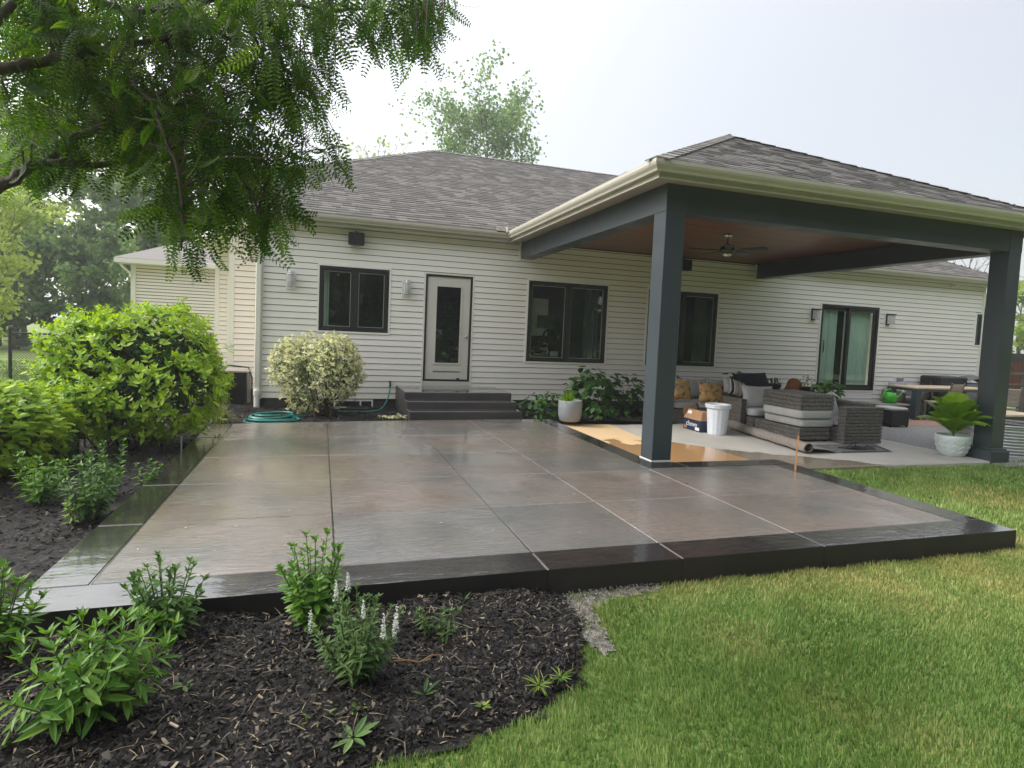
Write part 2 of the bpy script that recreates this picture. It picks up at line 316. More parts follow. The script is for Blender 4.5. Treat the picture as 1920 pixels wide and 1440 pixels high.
def mat_glass():
    m, N, L, p, o = newmat('window_glass'); tr = N('ShaderNodeBsdfTransparent'); tr.inputs[0].default_value = (.88,.92,.90,1)
    gl = N('ShaderNodeBsdfGlossy'); gl.inputs['Roughness'].default_value = .015; gl.inputs[0].default_value = (.9,.95,.93,1)
    lw = N('ShaderNodeLayerWeight'); lw.inputs[0].default_value = .5; pw_ = N('ShaderNodeMath', operation='POWER'); L(lw.outputs['Facing'], pw_.inputs[0]); pw_.inputs[1].default_value = 5; fr = N('ShaderNodeMath', operation='MULTIPLY_ADD'); L(pw_.outputs[0], fr.inputs[0]); fr.inputs[1].default_value = .94; fr.inputs[2].default_value = .06
    nb = N('ShaderNodeBump'); nb.inputs['Strength'].default_value = .02; nb.inputs['Distance'].default_value = .05; L(noise(N, L, pos(N, L), 1.5, 2), nb.inputs['Height']); L(nb.outputs[0], gl.inputs['Normal'])
    mx = N('ShaderNodeMixShader'); L(fr.outputs[0], mx.inputs[0]); L(tr.outputs[0], mx.inputs[1]); L(gl.outputs[0], mx.inputs[2]); L(mx.outputs[0], o.inputs[0]); return m
def mat_ground():
    m, N, L, p, o = newmat('lawn_ground'); v = pos(N, L)
    n = noise(N, L, v, .35, 5, .65); n2 = noise(N, L, v, 14, 5, .7)
    a = N('ShaderNodeMath', operation='MULTIPLY_ADD'); L(n2, a.inputs[0]); a.inputs[1].default_value = .5; L(n, a.inputs[2])
    L(ramp(N, L, a.outputs[0], [(.45, (.085,.13,.026)), (.7, (.17,.25,.055)), (.95, (.28,.31,.105))]), p.inputs['Base Color']); p.inputs['Roughness'].default_value = .95
    bump(N, L, n2, p, .8, .05); return m
def mat_blade():
    m, N, L, p, o = newmat('grass_blade'); at = N('ShaderNodeAttribute', attribute_name='rnd'); dr = N('ShaderNodeAttribute', attribute_name='dry')
    c = ramp(N, L, at.outputs['Fac'], [(0, (.075,.165,.03)), (.5, (.19,.335,.075)), (1, (.41,.52,.19))])
    c2 = ramp(N, L, at.outputs['Fac'], [(0, (.36,.32,.10)), (1, (.66,.56,.26))])
    mx = N('ShaderNodeMix', data_type='RGBA'); L(dr.outputs['Fac'], mx.inputs[0]); L(c, mx.inputs[6]); L(c2, mx.inputs[7]); L(mx.outputs[2], p.inputs['Base Color'])
    p.inputs['Roughness'].default_value = .45; p.inputs['Specular IOR Level'].default_value = .3
    tr = N('ShaderNodeBsdfTranslucent'); L(mx.outputs[2], tr.inputs[0]); ms = N('ShaderNodeMixShader'); ms.inputs[0].default_value = .35
    L(p.outputs[0], ms.inputs[1]); L(tr.outputs[0], ms.inputs[2]); L(ms.outputs[0], o.inputs[0]); return m
def mat_chip(name, stops):
    m, N, L, p, o = newmat(name); at = N('ShaderNodeAttribute', attribute_name='rnd')
    L(ramp(N, L, at.outputs['Fac'], stops), p.inputs['Base Color']); p.inputs['Roughness'].default_value = .7; p.inputs['Specular IOR Level'].default_value = .3; return m
MT['patio'] = mat_patio(); MT['border'] = mat_border(); MT['step'] = mat_step(); MT['slab'] = mat_slab(); MT['tanpaper'] = mat_tan(); MT['shingle'] = mat_shingle(); MT['cedar'] = mat_wood_ceiling()
MT['wicker'] = mat_wicker(); MT['floral'] = mat_floral(); MT['stripe'] = mat_stripe(); MT['glass'] = mat_glass(); MT['ground'] = mat_ground(); MT['blade'] = mat_blade()
MT['wicker_tan'] = M('tan_wicker', (.33,.27,.21), .6, .2, 20, .5, 60, stretch=(1,1,3))
MT['wicker_grey'] = M('grey_wicker', (.27,.25,.225), .6, .2, 20, .5, 60, stretch=(1,1,3))
MT['mulch'] = M('mulch_soil', (.013,.011,.010), .85, .5, 18, 1, 40)
MT['mud'] = M('dried_mud', (.24,.22,.195), .9, .25, 7, 1, 25)
MT['chip'] = mat_chip('mulch_chip', [(0, (.005,.0046,.0045)), (.5, (.013,.0115,.011)), (.80, (.032,.028,.026)), (.93, (.075,.065,.056)), (.965, (.15,.12,.085)), (1, (.32,.26,.18))])
MT['agg'] = M('exposed_aggregate', (.26,.255,.25), .85, .5, 45, .6, 60)
MT['paver'] = M('clay_paver', (.38,.24,.18), .85, .25, 7, .3, 40)
MT['dark_room'] = M('dark_interior', (.007,.007,.007), .9, .1, 3)
MT['curtain'] = M('pale_green_curtain', (.70,.84,.76), .85, .05, 3)
MT['doorpaint'] = M('cream_door_paint', (.60,.585,.53), .35, .02, 3)
MT['lampglass'] = M('seeded_lamp_glass', (.55,.56,.56), .12, .05, 9, spec=.8)
MT['locust'] = leafmat('locust_leaf', [(.15, (.018,.058,.008)), (.5, (.048,.12,.014)), (.85, (.13,.23,.028))], .5, .5, 1.45, .15)
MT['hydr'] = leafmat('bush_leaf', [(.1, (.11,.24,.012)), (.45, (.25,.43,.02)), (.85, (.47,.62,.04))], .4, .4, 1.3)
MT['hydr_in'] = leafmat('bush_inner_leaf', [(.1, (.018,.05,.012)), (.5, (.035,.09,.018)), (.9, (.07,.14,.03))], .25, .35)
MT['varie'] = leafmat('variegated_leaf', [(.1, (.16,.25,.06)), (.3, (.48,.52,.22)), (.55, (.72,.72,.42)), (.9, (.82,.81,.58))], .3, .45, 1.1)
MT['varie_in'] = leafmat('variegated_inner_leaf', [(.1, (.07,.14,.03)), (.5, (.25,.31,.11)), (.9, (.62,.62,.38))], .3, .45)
MT['perenn'] = leafmat('perennial_leaf', [(.1, (.06,.17,.022)), (.5, (.12,.27,.035)), (.9, (.22,.38,.06))], .3, .38, 1.3)
MT['perenn_dk'] = leafmat('dark_perennial_leaf', [(.1, (.035,.11,.018)), (.5, (.075,.18,.03)), (.9, (.16,.29,.06))], .3, .4, 1.3)
MT['sage'] = leafmat('sage_leaf', [(.1, (.05,.12,.035)), (.5, (.10,.19,.055)), (.9, (.2,.30,.11))], .3, .5)
MT['flower'] = M('white_flower', (.72,.72,.70), .7, .1, 30)
MT['hosta'] = leafmat('broad_leaf', [(.1, (.018,.06,.014)), (.5, (.035,.10,.02)), (.9, (.075,.17,.035))], .25, .35)
MT['fern'] = leafmat('fern_frond', [(.1, (.10,.24,.015)), (.5, (.20,.37,.02)), (.9, (.32,.50,.04))], .4, .4, 1.3)
MT['ograss'] = leafmat('grass_clump_blade', [(.1, (.09,.13,.03)), (.5, (.20,.23,.07)), (.9, (.42,.36,.2))], .3, .5)
MT['weed'] = leafmat('weed_leaf', [(.1, (.10,.20,.03)), (.6, (.20,.32,.06)), (.95, (.40,.40,.10))], .35, .45)
MT['forest'] = leafmat('forest_leaf', [(.1, (.09,.17,.06)), (.5, (.17,.28,.10)), (.9, (.30,.42,.16))], .55, .5)
MT['forest_lt'] = leafmat('light_forest_leaf', [(.1, (.18,.27,.07)), (.5, (.30,.41,.11)), (.9, (.45,.54,.18))], .55, .5)
MT['pod'] = M('dry_pod', (.10,.075,.025), .8, .3, 20)
# ------------------------------------------------------------------ helpers: foliage
def leaf_template(stations=(0,.22,.5,.78,1), prof=(.08,.8,1,.62,.0), fold=.25, droop=.18):
    V = []; 
    for s_, h in zip(stations, prof):
        z = -droop*s_*s_
        V += [(s_, -h, z), (s_, 0, z-fold*h*.25), (s_, h, z)]
    Fq = []
    for i in range(len(stations)-1):
        a = i*3; b = a+3; Fq += [(a, b, b+1, a+1), (a+1, b+1, b+2, a+2)]
    return np.array(V), np.array(Fq)
T_LEAF = leaf_template(); T_BROAD = leaf_template(prof=(.3,.95,1,.6,0), droop=.3); T_THIN = leaf_template((0,.4,.75,1), (.5,1,.7,0), .3, .35)
T_KITE = (np.array([(0,0,0),(.45,-1,.03),(1,0,-.12),(.45,1,.03)], float), np.array([(0,1,2,3)]))
T_BLADE = (np.array([(0,-1,0),(0,1,0),(.45,.8,0),(.45,-.8,0),(.8,-.45,-.08),(.8,.45,-.08),(1,0,-.18),(1,0,-.18)], float), np.array([(0,1,2,3),(3,2,5,4),(4,5,7,6)]))
def norm(a): return a/(np.linalg.norm(a, axis=-1, keepdims=True)+1e-9)
def frames(D, up):
    D = norm(D); S = norm(np.cross(up, D)); N_ = np.cross(D, S); return D, S, N_
def batch(T, P, D, UP, Ln, Wd):
    """leaves as one vertex/face array: template T at points P along D, flat side towards UP"""
    V, Fq = T; D, S, N_ = frames(D, UP); Ln = np.asarray(Ln)[:,None,None]; Wd = np.asarray(Wd)[:,None,None]
    X = P[:,None,:]+D[:,None,:]*V[None,:,0:1]*Ln+S[:,None,:]*V[None,:,1:2]*Wd+N_[:,None,:]*V[None,:,2:3]*Ln
    n = len(P); k = len(V); Fa = (Fq[None]+np.arange(n)[:,None,None]*k).reshape(-1, Fq.shape[1])
    return X.reshape(-1,3), Fa, len(Fq)
def leaves_obj(name, T, P, D, UP, Ln, Wd, mat, parent=None, rnd=None, kind='stuff'):
    V, Fa, k = batch(T, P, D, UP, Ln, Wd); r = rng.random(len(P)) if rnd is None else rnd
    me = npmesh(name, V, Fa, mat, np.repeat(r, k)); return link(name, me, parent, kind=kind)
def leaf_objs(name, T, P, D, UP, Ln, Wd, mat, parent, limit=200):
    """the leaves that show largest as objects sharing one mesh, the rest as one part"""
    dist = np.linalg.norm(P-CP, axis=1); order = np.argsort(-np.asarray(Ln)/dist); a, b = order[:limit], order[limit:]
    Dn, S, N_ = frames(D, UP); me = bpy.data.meshes.new(name); me.from_pydata([tuple(v) for v in T[0]], [], [tuple(map(int, f)) for f in T[1]]); me.materials.append(mat); me.update()
    po = np.array(parent.matrix_world.translation) if parent else np.zeros(3); po = np.array(parent.location)
    for i in a:
        o = bpy.data.objects.new(name, me); COL.objects.link(o); o.parent = parent
        R_ = np.eye(4); R_[:3,0] = Dn[i]*Ln[i]; R_[:3,1] = S[i]*Wd[i]; R_[:3,2] = N_[i]*Ln[i]; R_[:3,3] = P[i]-po
        o.matrix_basis = Matrix(R_.tolist())
    if len(b): leaves_obj('foliage', T, P[b]-po, D[b], UP[b], np.asarray(Ln)[b], np.asarray(Wd)[b], mat, parent)
def rdir(n, up=0.): 
    d = rng.normal(size=(n,3)); d[:,2] += up; return norm(d)
# ------------------------------------------------------------------ ground, beds, lawn
PX0, PX1, PY0, PY1 = -1.47, 5.66, 3.43, 9.75
BED = [(-6,1.2),(-.35,1.75),(0.05,2.05),(.25,2.2),(.5,2.22),(.78,2.28),(1.0,2.36),(1.2,2.5),(1.34,2.75),(1.46,3.05),(1.5,3.3),(1.48,3.5),(-1.3,3.5),(-1.46,3.8),(-1.44,9.6),(-1.2,9.5),(1.45,9.7),(1.45,12.5),(-2.4,12.5),(-2.6,11.0),(-3.7,9.8),(-4.4,7.6),(-6,5.6)]
def inpoly(poly, X, Y):
    c = np.zeros(len(X), bool); n = len(poly)
    for i in range(n):
        x1, y1 = poly[i]; x2, y2 = poly[(i+1)%n]
        m = ((y1 > Y) != (y2 > Y)) & (X < (x2-x1)*(Y-y1)/(y2-y1+1e-12)+x1); c ^= m
    return c
def rimdist(X, Y):
    d = np.full(np.shape(X), 9.)
    for (x1, y1), (x2, y2) in zip(BED[1:12][:-1], BED[1:12][1:]):
        t = np.clip(((X-x1)*(x2-x1)+(Y-y1)*(y2-y1))/((x2-x1)**2+(y2-y1)**2), 0, 1); d = np.minimum(d, np.hypot(X-x1-t*(x2-x1), Y-y1-t*(y2-y1)))
    return d
def bedz(X, Y):
    z = -.115+.05*np.clip((Y-3.6)/4, 0, 1)+.014*np.sin(X*5+Y*3)+.012*np.sin(X*11-Y*7)
    return z-(z+.172)*np.clip(1-rimdist(X, Y)/.22, 0, 1)**2
GZ = -.175
g = MB(); g.grid(lambda a, b: (-260+520*a, -200+460*b, GZ+(.0)), 3, 3)
struct(g.obj('ground', MT['ground']))
def bed_sheet(name, poly, mat, zf, step=.12, z_off=0.):
    P = np.array(poly); x0, y0 = P.min(0); x1, y1 = P.max(0); nx = int((x1-x0)/step)+1; ny = int((y1-y0)/step)+1
    xs = np.linspace(x0, x1, nx); ys = np.linspace(y0, y1, ny); X, Y = np.meshgrid(xs, ys); Z = zf(X, Y)+z_off
    V = np.stack([X, Y, Z], -1).reshape(-1, 3); ids = np.arange(nx*ny).reshape(ny, nx)
    Fq = np.stack([ids[:-1,:-1], ids[:-1,1:], ids[1:,1:], ids[1:,:-1]], -1).reshape(-1, 4); c = V[Fq].mean(1)
    Fq = Fq[inpoly(poly, c[:,0], c[:,1])]
    # snap nothing: chips and blades hide the stepped rim
    return struct(link(name, npmesh(name, V, Fq, mat, smooth=True)))
bed_sheet('mulch_bed', BED, MT['mulch'], bedz, .09)
BED2 = [(3.38,9.86),(6.3,9.86),(6.6,10.4),(6.6,11.8),(3.38,11.8)]
bed_sheet('planting_bed', BED2, MT['mulch'], lambda X, Y: -.05+.012*np.sin(X*9+Y*5), .12)
MUD = [(1.34,3.42),(1.44,3.1),(1.38,2.9),(1.44,2.7),(1.52,2.74),(1.56,2.98),(1.6,3.2),(1.8,3.3),(2.2,3.36),(2.2,3.44)]
bed_sheet('bare_soil', MUD, MT['mud'], lambda X, Y: -.168+.004*np.sin(X*23+Y*11)+.003*np.sin(X*41-Y*37), .03)
def chips(name, poly, n, lmin, lmax, mat, zf, hi=1., zoff=.008, tilt=.35):
    P = np.array(poly); x0, y0 = P.min(0); x1, y1 = P.max(0); X = rng.uniform(x0, x1, n*3); Y = rng.uniform(y0, y1, n*3); k = inpoly(poly, X, Y); X, Y = X[k][:n], Y[k][:n]; m = len(X)
    a = rng.uniform(0, 6.283, m); D = np.stack([np.cos(a), np.sin(a), rng.normal(0, tilt, m)], -1); up = np.stack([rng.normal(0, .5, m), rng.normal(0, .5, m), np.ones(m)], -1)
    L_ = rng.uniform(lmin, lmax, m)*rng.uniform(.5, 1, m); W_ = rng.uniform(.003, .011, m)*np.clip(L_/.04, .6, 1.6)
    T = (np.array([(-.5,-1,0),(.5,-.7,0),(.5,.8,.02),(-.5,1,.03),(0,0,.10)], float), np.array([(0,1,4),(1,2,4),(2,3,4),(3,0,4)]))
    V, Fa, kf = batch(T, np.stack([X, Y, zf(X, Y)+zoff+rng.random(m)*.012], -1), D, up, L_, W_)
    return link(name, npmesh(name, V, Fa, mat, np.repeat(rng.random(m)*hi, kf)), kind='stuff')
NEAR = [(-1.7,1.9)]+BED[1:12]+[(-1.3,3.5),(-1.7,3.5)]
tag(chips('mulch_chips', NEAR, 26000, .014, .048, MT['chip'], bedz, 1.), 'black shredded wood mulch covering the bed in the foreground', 'mulch')
LEFT = [(-4.4,3.0),(-1.5,3.5),(-1.44,9.6),(-1.2,9.5),(1.4,9.72),(1.4,11.8),(-2.4,12.4),(-3.7,9.8),(-4.4,7.6)]
tag(chips('mulch_chips', LEFT, 24000, .02, .06, MT['chip'], bedz, .97), 'dark wood mulch along the left side of the patio and under the shrubs', 'mulch')
tag(chips('mulch_chips', BED2, 1500, .03, .09, MT['chip'], lambda X, Y: -.05+0*X, .9), 'dark wood mulch in the planting bed right of the steps', 'mulch')
straw = mat_chip('straw', [(0, (.16,.11,.06)), (1, (.42,.34,.22))])
P_ = [(.2,2.25),(.9,2.35),(1.3,2.7),(1.45,3.1),(1.4,3.4),(.5,3.4),(.3,2.8)]
def strands(name, poly, n, l0, l1, mat, zf):
    P = np.array(poly); x0, y0 = P.min(0); x1, y1 = P.max(0); X = rng.uniform(x0, x1, n*3); Y = rng.uniform(y0, y1, n*3); k = inpoly(poly, X, Y); X, Y = X[k][:n], Y[k][:n]; m = len(X)
    a = rng.uniform(0, 6.283, m); D = np.stack([np.cos(a), np.sin(a), rng.normal(.05, .2, m)], -1)
    V, Fa, kf = batch(T_BLADE, np.stack([X, Y, zf(X, Y)+.02], -1), D, np.tile([0,0,1.], (m,1)), rng.uniform(l0, l1, m), np.full(m, .0016))
    return link(name, npmesh(name, V, Fa, mat, np.repeat(rng.random(m), kf)), kind='stuff')
tag(chips('mud_crumbs', MUD, 900, .008, .03, mat_chip('mud_crumb', [(0,(.08,.07,.06)),(1,(.3,.28,.25))]), lambda X, Y: -.166+0*X), 'crumbs of dried grey mud at the patio foot beside the mulch', 'mud')
tag(strands('dry_straw', NEAR, 520, .03, .12, straw, bedz), 'thin dry straw bits scattered over the foreground mulch', 'straw')
# lawn blades ------------------------------------------------------
def lawn():
    out_V, out_F, out_r, out_d = [], [], [], []; base = 0
    dry_spots = [(oz(1180,1098,GZ), .16, .8), (oz(1300,1090,GZ), .18, .9), (oz(1450,1080,GZ), .30, .9), (oz(1600,1075,GZ), .3, 1.0), (oz(1760,1050,GZ), .35, .9), (oz(1880,1020,GZ), .4, .9), (oz(1880,940,GZ), .45, 1.0), (oz(1900,1100,GZ), .35, .7), (oz(1380,1200,GZ), .16, .6), (oz(1700,1120,GZ), .35, .55), (oz(1700,900,GZ), .3, .3),
                 (oz(1100,1160,GZ), .12, .7), (oz(1250,1110,GZ), .2, .45), (oz(1560,1330,GZ), .12, .35), (oz(1750,1390,GZ), .15, .35)]
    def zone(x0, x1, y0, y1, dens, hgt, wid, test):
        nonlocal base
        n = int((x1-x0)*(y1-y0)*dens); X = rng.uniform(x0, x1, n); Y = rng.uniform(y0, y1, n); k = test(X, Y); X, Y = X[k], Y[k]; m = len(X)
        a = rng.uniform(0, 6.283, m); lean = rng.uniform(.15, .9, m); flow = .5*np.sin(X*1.7+Y*.9)
        D = np.stack([np.cos(a)*lean+flow*.4, np.sin(a)*lean+.1, np.ones(m)], -1); up = np.stack([np.cos(a), np.sin(a), np.zeros(m)-.3], -1)
        cl_ = .5+.25*np.sin(X*9.7+2.1*np.sin(Y*7.3))+.25*np.sin(Y*11.3+1.7*np.sin(X*8.1)); hv = hgt*rng.uniform(.5, 1.2, m)*(.72+.55*cl_)
        V, Fa, kf = batch(T_BLADE, np.stack([X, Y, np.full(m, GZ)], -1), D, up, hv, wid*rng.uniform(.5, 1.6, m))
        patch = .5+.5*np.sin(X*2.1+1.3*np.sin(Y*1.7))*np.cos(Y*2.6+np.sin(X*1.2)); r = np.clip(rng.random(m)*.6+patch*.32+(cl_-.5)*.35-.02, 0, 1)
        dry = np.clip((rng.random(m) < .05)*.6+rng.random(m)*.08, 0, 1)
        for c, s_, amp in dry_spots:
            gsn = np.exp(-((X-c[0])**2+(Y-c[1])**2)/(2*s_*s_)); dry = np.maximum(dry, np.clip(gsn*amp*rng.uniform(.2, 1.7, m)*(rng.random(m) < .75), 0, 1))
        out_V.append(V); out_F.append(Fa+base); out_r.append(np.repeat(r, kf)); out_d.append(np.repeat(dry, kf)); base += len(V)
    nobed = lambda X, Y: ~inpoly(BED, X, Y) & ~((X > PX0-.02) & (X < PX1+.01) & (Y > PY0-.01)) & (~inpoly(MUD, X, Y) | (rng.random(len(X)) < .22))
    fr = lambda X, Y: nobed(X, Y) & (X < (Y+.6)*1.55) & (X > -.9+(2.1-Y)*.5)
    zone(-.6, 4.2, 1.2, 2.5, 15000, .036, .0026, fr)
    zone(.2, 6.5, 2.5, 3.46, 10000, .036, .003, fr)
    zone(5.6, 12, 3.2, 6.35, 2600, .05, .005, lambda X, Y: (X < (Y+.6)*1.75) & ~((X < 9.9) & (Y > 6.2)))
    zone(-12, -2.6, 8, 24, 160, .06, .012, lambda X, Y: ~inpoly(BED, X, Y) & (X < -.28*Y))
    me = npmesh('lawn_grass', np.concatenate(out_V), np.concatenate(out_F), MT['blade'], np.concatenate(out_r), dict(dry=np.concatenate(out_d)))
    o = link('lawn_grass', me, kind='stuff'); tag(o, 'mown green lawn with dry yellow patches in front of the patio', 'grass')
lawn()
# ------------------------------------------------------------------ patio
patio = struct(MB().prism([(PX0+.02,PY0+.02),(PX1-.02,PY0+.02),(PX1-.02,6.24),(3.85,6.24),(3.85,9.72),(1.42,9.68),(-1.2,9.4),(PX0+.02,9.36)], -.3, -.0035).obj('patio', M('joint_concrete', (.16,.146,.135), .3, .35, 9)))
J = .011
def slab(name, poly, mat, top=0., bev=.004, z0=-.03):
    P = np.array(poly); c = P.mean(0); Q = []
    for p in P:
        d = c-p; Q.append((p[0]+np.sign(d[0])*(.004 if mat is MT['patio'] else .0018), p[1]+np.sign(d[1])*(.009 if mat is MT['patio'] else .002)))
    return MB().prism(Q, z0, top, bev).obj(name, mat, patio)
xs = [-1.18, .114, 1.394, 2.377, 3.60, 5.36]; ys = [3.74, 4.816, 5.913, 7.057, 8.269]
def yback(x): return 9.36+(x+1.18)*.118 if x < 1.4 else 9.70+(x-1.4)*.03
for i in range(4):
    for j in range(5):
        a, b = xs[i], xs[i+1]; c = ys[j]
        if j < 4: poly = [(a,c),(b,c),(b,ys[j+1]),(a,ys[j+1])]
        else: poly = [(a,c),(b,c),(b,yback(b)),(a,yback(a))]
        slab('patio_slab', poly, MT['patio'])
for (a, b, c, d) in ((3.60,5.36,3.74,4.816),(3.60,5.36,4.816,5.98)): slab('patio_slab', [(a,c),(b,c),(b,d),(a,d)], MT['patio'])
# border: front, left, right, and round the porch
fx = [PX0, -1.18, .114, 1.394, 2.377, 3.60, 4.62, 5.36, PX1]
for a, b in ((PX0,1.394),(1.394,2.377),(2.377,3.60),(3.60,4.62),(4.62,PX1)): slab('border_slab', [(a,PY0),(b,PY0),(b,3.735),(a,3.735)], MT['border'], .002, .006, -.2)
ly = [3.735, 4.80, 5.91, 8.26, 9.36]
for a, b in zip(ly[:-1], ly[1:]): slab('border_slab', [(PX0,a),(-1.184,a),(-1.184,b),(PX0,b)], MT['border'], .002, .01, -.2)
for a, b in ((3.735,4.9),(4.9,5.98)): slab('border_slab', [(5.364,a),(PX1,a),(PX1,b),(5.364,b)], MT['border'], .002, .006, -.2)
slab('border_slab', [(3.604,5.985),(4.15,5.985),(4.15,6.25),(3.604,6.25)], MT['border'], .002, .01, -.2); slab('border_slab', [(4.15,5.985),(PX1,5.985),(PX1,6.25),(4.15,6.25)], MT['border'], .002, .01, -.2)
for a, b in ((6.25,8.27),(8.27,9.75)): slab('border_slab', [(3.604,a),(3.86,a),(3.86,b),(3.604,b)], MT['border'], .002, .01, -.2)
for x_, y_ in ((-1.18,9.3),(.114,9.4),(1.394,9.6)): MB().box(x_-.0038, x_+.0038, 3.745, y_, -.02, -.0015).obj('saw_joint', MT['border'], patio)
MB().box(-1.18, 5.36, 3.728, 3.745, -.02, -.0012).obj('saw_joint', MT['border'], patio)
# ------------------------------------------------------------------ porch slab and pads
SZ = -.12
struct(MB().prism([(3.90,6.27),(9.62,6.27),(9.62,9.9),(3.90,9.9)], -.3, SZ, .02).obj('porch_slab', MT['slab']))
struct(MB().prism([(6.62,9.905),(9.62,9.905),(9.62,11.78),(6.62,11.78)], -.3, SZ-.002, .01).obj('porch_slab', MT['slab']))
struct(MB().prism([(9.63,6.95),(12.6,6.95),(12.6,9.5),(9.63,9.5)], -.3, SZ-.006).obj('aggregate_pad', MT['agg']))
pv = struct(MB().prism([(9.63,9.51),(18.5,9.51),(18.5,11.78),(9.63,11.78)], -.3, SZ-.03).obj('brick_paving', MT['mulch']))
bk = None; n_ = 0
for j in range(16):
    for i in range(24):
        x0 = 10.6+i*.205+(.1 if j % 2 else 0); y0 = 9.53+j*.105
        if y0 > 11.1: continue
        if bk is None: bk = MB().box(0, .2, 0, .1, -.03, 0, .004).obj('brick', MT['paver'], pv, loc=(x0, y0, SZ-.004)); continue
        if n_ < 290: o = bk.copy(); COL.objects.link(o); o.location = (x0, y0, SZ-.004+random.uniform(-.002, .002)); n_ += 1
struct(MB().prism([(12.61,6.95),(18.5,6.95),(18.5,9.5),(12.61,9.5)], -.3, SZ-.012).obj('gravel', MT['agg']))
sh = MB(); sh.prism([(4.0,10.0),(5.08,9.86),(4.98,8.56),(5.62,7.62),(5.66,6.66),(5.3,6.36),(4.05,6.36)], SZ+.002, SZ+.006); tag(sh.obj('floor_paper', MT['tanpaper']), 'tan paper sheet lying wet on the porch slab around the near post', 'paper sheet')
# ------------------------------------------------------------------ house
YW = 11.795; WX0, WX1 = -1.09, 17.24; SB, ST = .10, 3.335
house = thing('house', 'single-storey house with cream horizontal siding, brown shingle roof and dark-framed windows', 'house', (0,0,0))
OPEN = [(-.056,1.216,1.377,2.58),(1.923,2.866,.46,2.567),(4.056,5.855,.914,2.584),(6.86,8.66,.914,2.584),(11.675,13.521,.42,2.537),(17.0,17.2,1.72,2.56)]
TRM = .035
OC = [(a-TRM, b+TRM, c-TRM, d+TRM) for a, b, c, d in OPEN]; OC[1] = (1.923-TRM, 2.866+TRM, .30, 2.567+TRM)
def wall_backing(x0, x1, z0, z1, y, holes, parent, name='wall', th=.12, mat=None):
    xsb = sorted({x0, x1}|{h[0] for h in holes}|{h[1] for h in holes}); m = MB()
    for a, b in zip(xsb[:-1], xsb[1:]):
        zs = [(z0, z1)]
        for h in holes:
            if h[0] <= a+1e-6 and h[1] >= b-1e-6:
                nz = []
                for p, q in zs:
                    if h[2] > p: nz.append((p, min(q, h[2])))
                    if h[3] < q: nz.append((max(p, h[3]), q))
                zs = nz
        for p, q in zs: m.box(a, b, y, y+th, p, q)
    return m.obj(name, mat or MT['siding'], parent)
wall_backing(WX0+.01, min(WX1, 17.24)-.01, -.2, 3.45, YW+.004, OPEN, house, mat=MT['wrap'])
EXPO = .1143
def siding(x0, x1, z0, z1, y, cuts, parent, mat, lip=.014):
    k = 0; z = z0
    while z < z1-.01:
        za, zb = z, min(z+EXPO, z1); seams = [x0+((k*1.37) % 3.66)+q*3.66 for q in range(-1, 7)] if x1-x0 > 6 else []; seams = [q for q in seams if x0+.5 < q < x1-.5 and all(not (c[0]-.15 < q < c[1]+.15) for c in cuts)]; ev = sorted({x0, x1}|set(seams)|{min(max(c[i], x0), x1) for c in cuts if c[2] < zb and c[3] > za for i in (0, 1)})
        runs = []; cur = []
        for a, b in zip(ev[:-1], ev[1:]):
            if b-a < .004: continue
            if a in seams and cur: runs.append(cur); cur = []
            lo, hi = za, zb
            for c in cuts:
                if c[0] <= a+1e-6 and c[1] >= b-1e-6 and c[2] < hi and c[3] > lo:
                    if c[2] <= lo and c[3] >= hi: lo = hi
                    elif c[2] <= lo: lo = c[3]
                    else: hi = c[2]
            if hi-lo < .024:
                if cur: runs.append(cur); cur = []
            else: cur.append((a, b, lo, hi))
        if cur: runs.append(cur)
        for run in runs:
            m = MB(); wv_ = random.uniform(-.0012, .0012)
            for a, b, lo, hi in run:
                f = lambda zz: y-.012+wv_-lip*(1-(zz-za)/EXPO)
                lo2 = lo+(.0 if lo > za else .0)
                hi2 = hi-(.011 if hi >= zb-1e-6 else 0)  # gap bares the dark backing as the lip's shadow line
                if hi2-lo2 < .006: continue
                m.add([(a,f(lo2),lo2),(b,f(lo2),lo2),(b,f(hi2),hi2),(a,f(hi2),hi2),(a,y+.002,lo2+.002),(b,y+.002,lo2+.002),(a,y+.003,hi2+.002),(b,y+.003,hi2+.002)],
                      [(0,1,2,3),(4,5,1,0),(3,2,7,6),(0,3,6,4),(1,5,7,2)])
            if m.f: m.obj('siding_board', mat, parent)
        z += EXPO; k += 1
siding(WX0+.05, WX1-.05, SB, ST, YW, OC, house, MT['siding'])
# frieze over the porch and trims
def ring(m, x0, x1, z0, z1, y0, y1, wd):
    m.box(x0, x1, y0, y1, z0, z0+wd); m.box(x0, x1, y0, y1, z1-wd, z1); m.box(x0, x0+wd, y0, y1, z0+wd, z1-wd); m.box(x1-wd, x1, y0, y1, z0+wd, z1-wd); return m
MB().box(WX0-.02, WX0+.07, YW-.03, YW+.05, SB-.02, ST-.005).obj('corner_trim', MT['trim'], house); MB().box(WX1-.06, WX1+.02, YW-.03, YW+.05, SB-.02, ST-.005).obj('corner_trim', MT['trim'], house)
MB().box(WX0, WX1, YW+.012, YW+.2, -.4, SB+.01).obj('foundation', MT['concrete'], house)
for xx in (-.6, .1, 1.02, 1.2, 3.9, 4.6): MB().box(xx, xx+.012, YW+.006, YW+.02, -.25, SB-.01).obj('foundation_seam', MT['soil'], house)
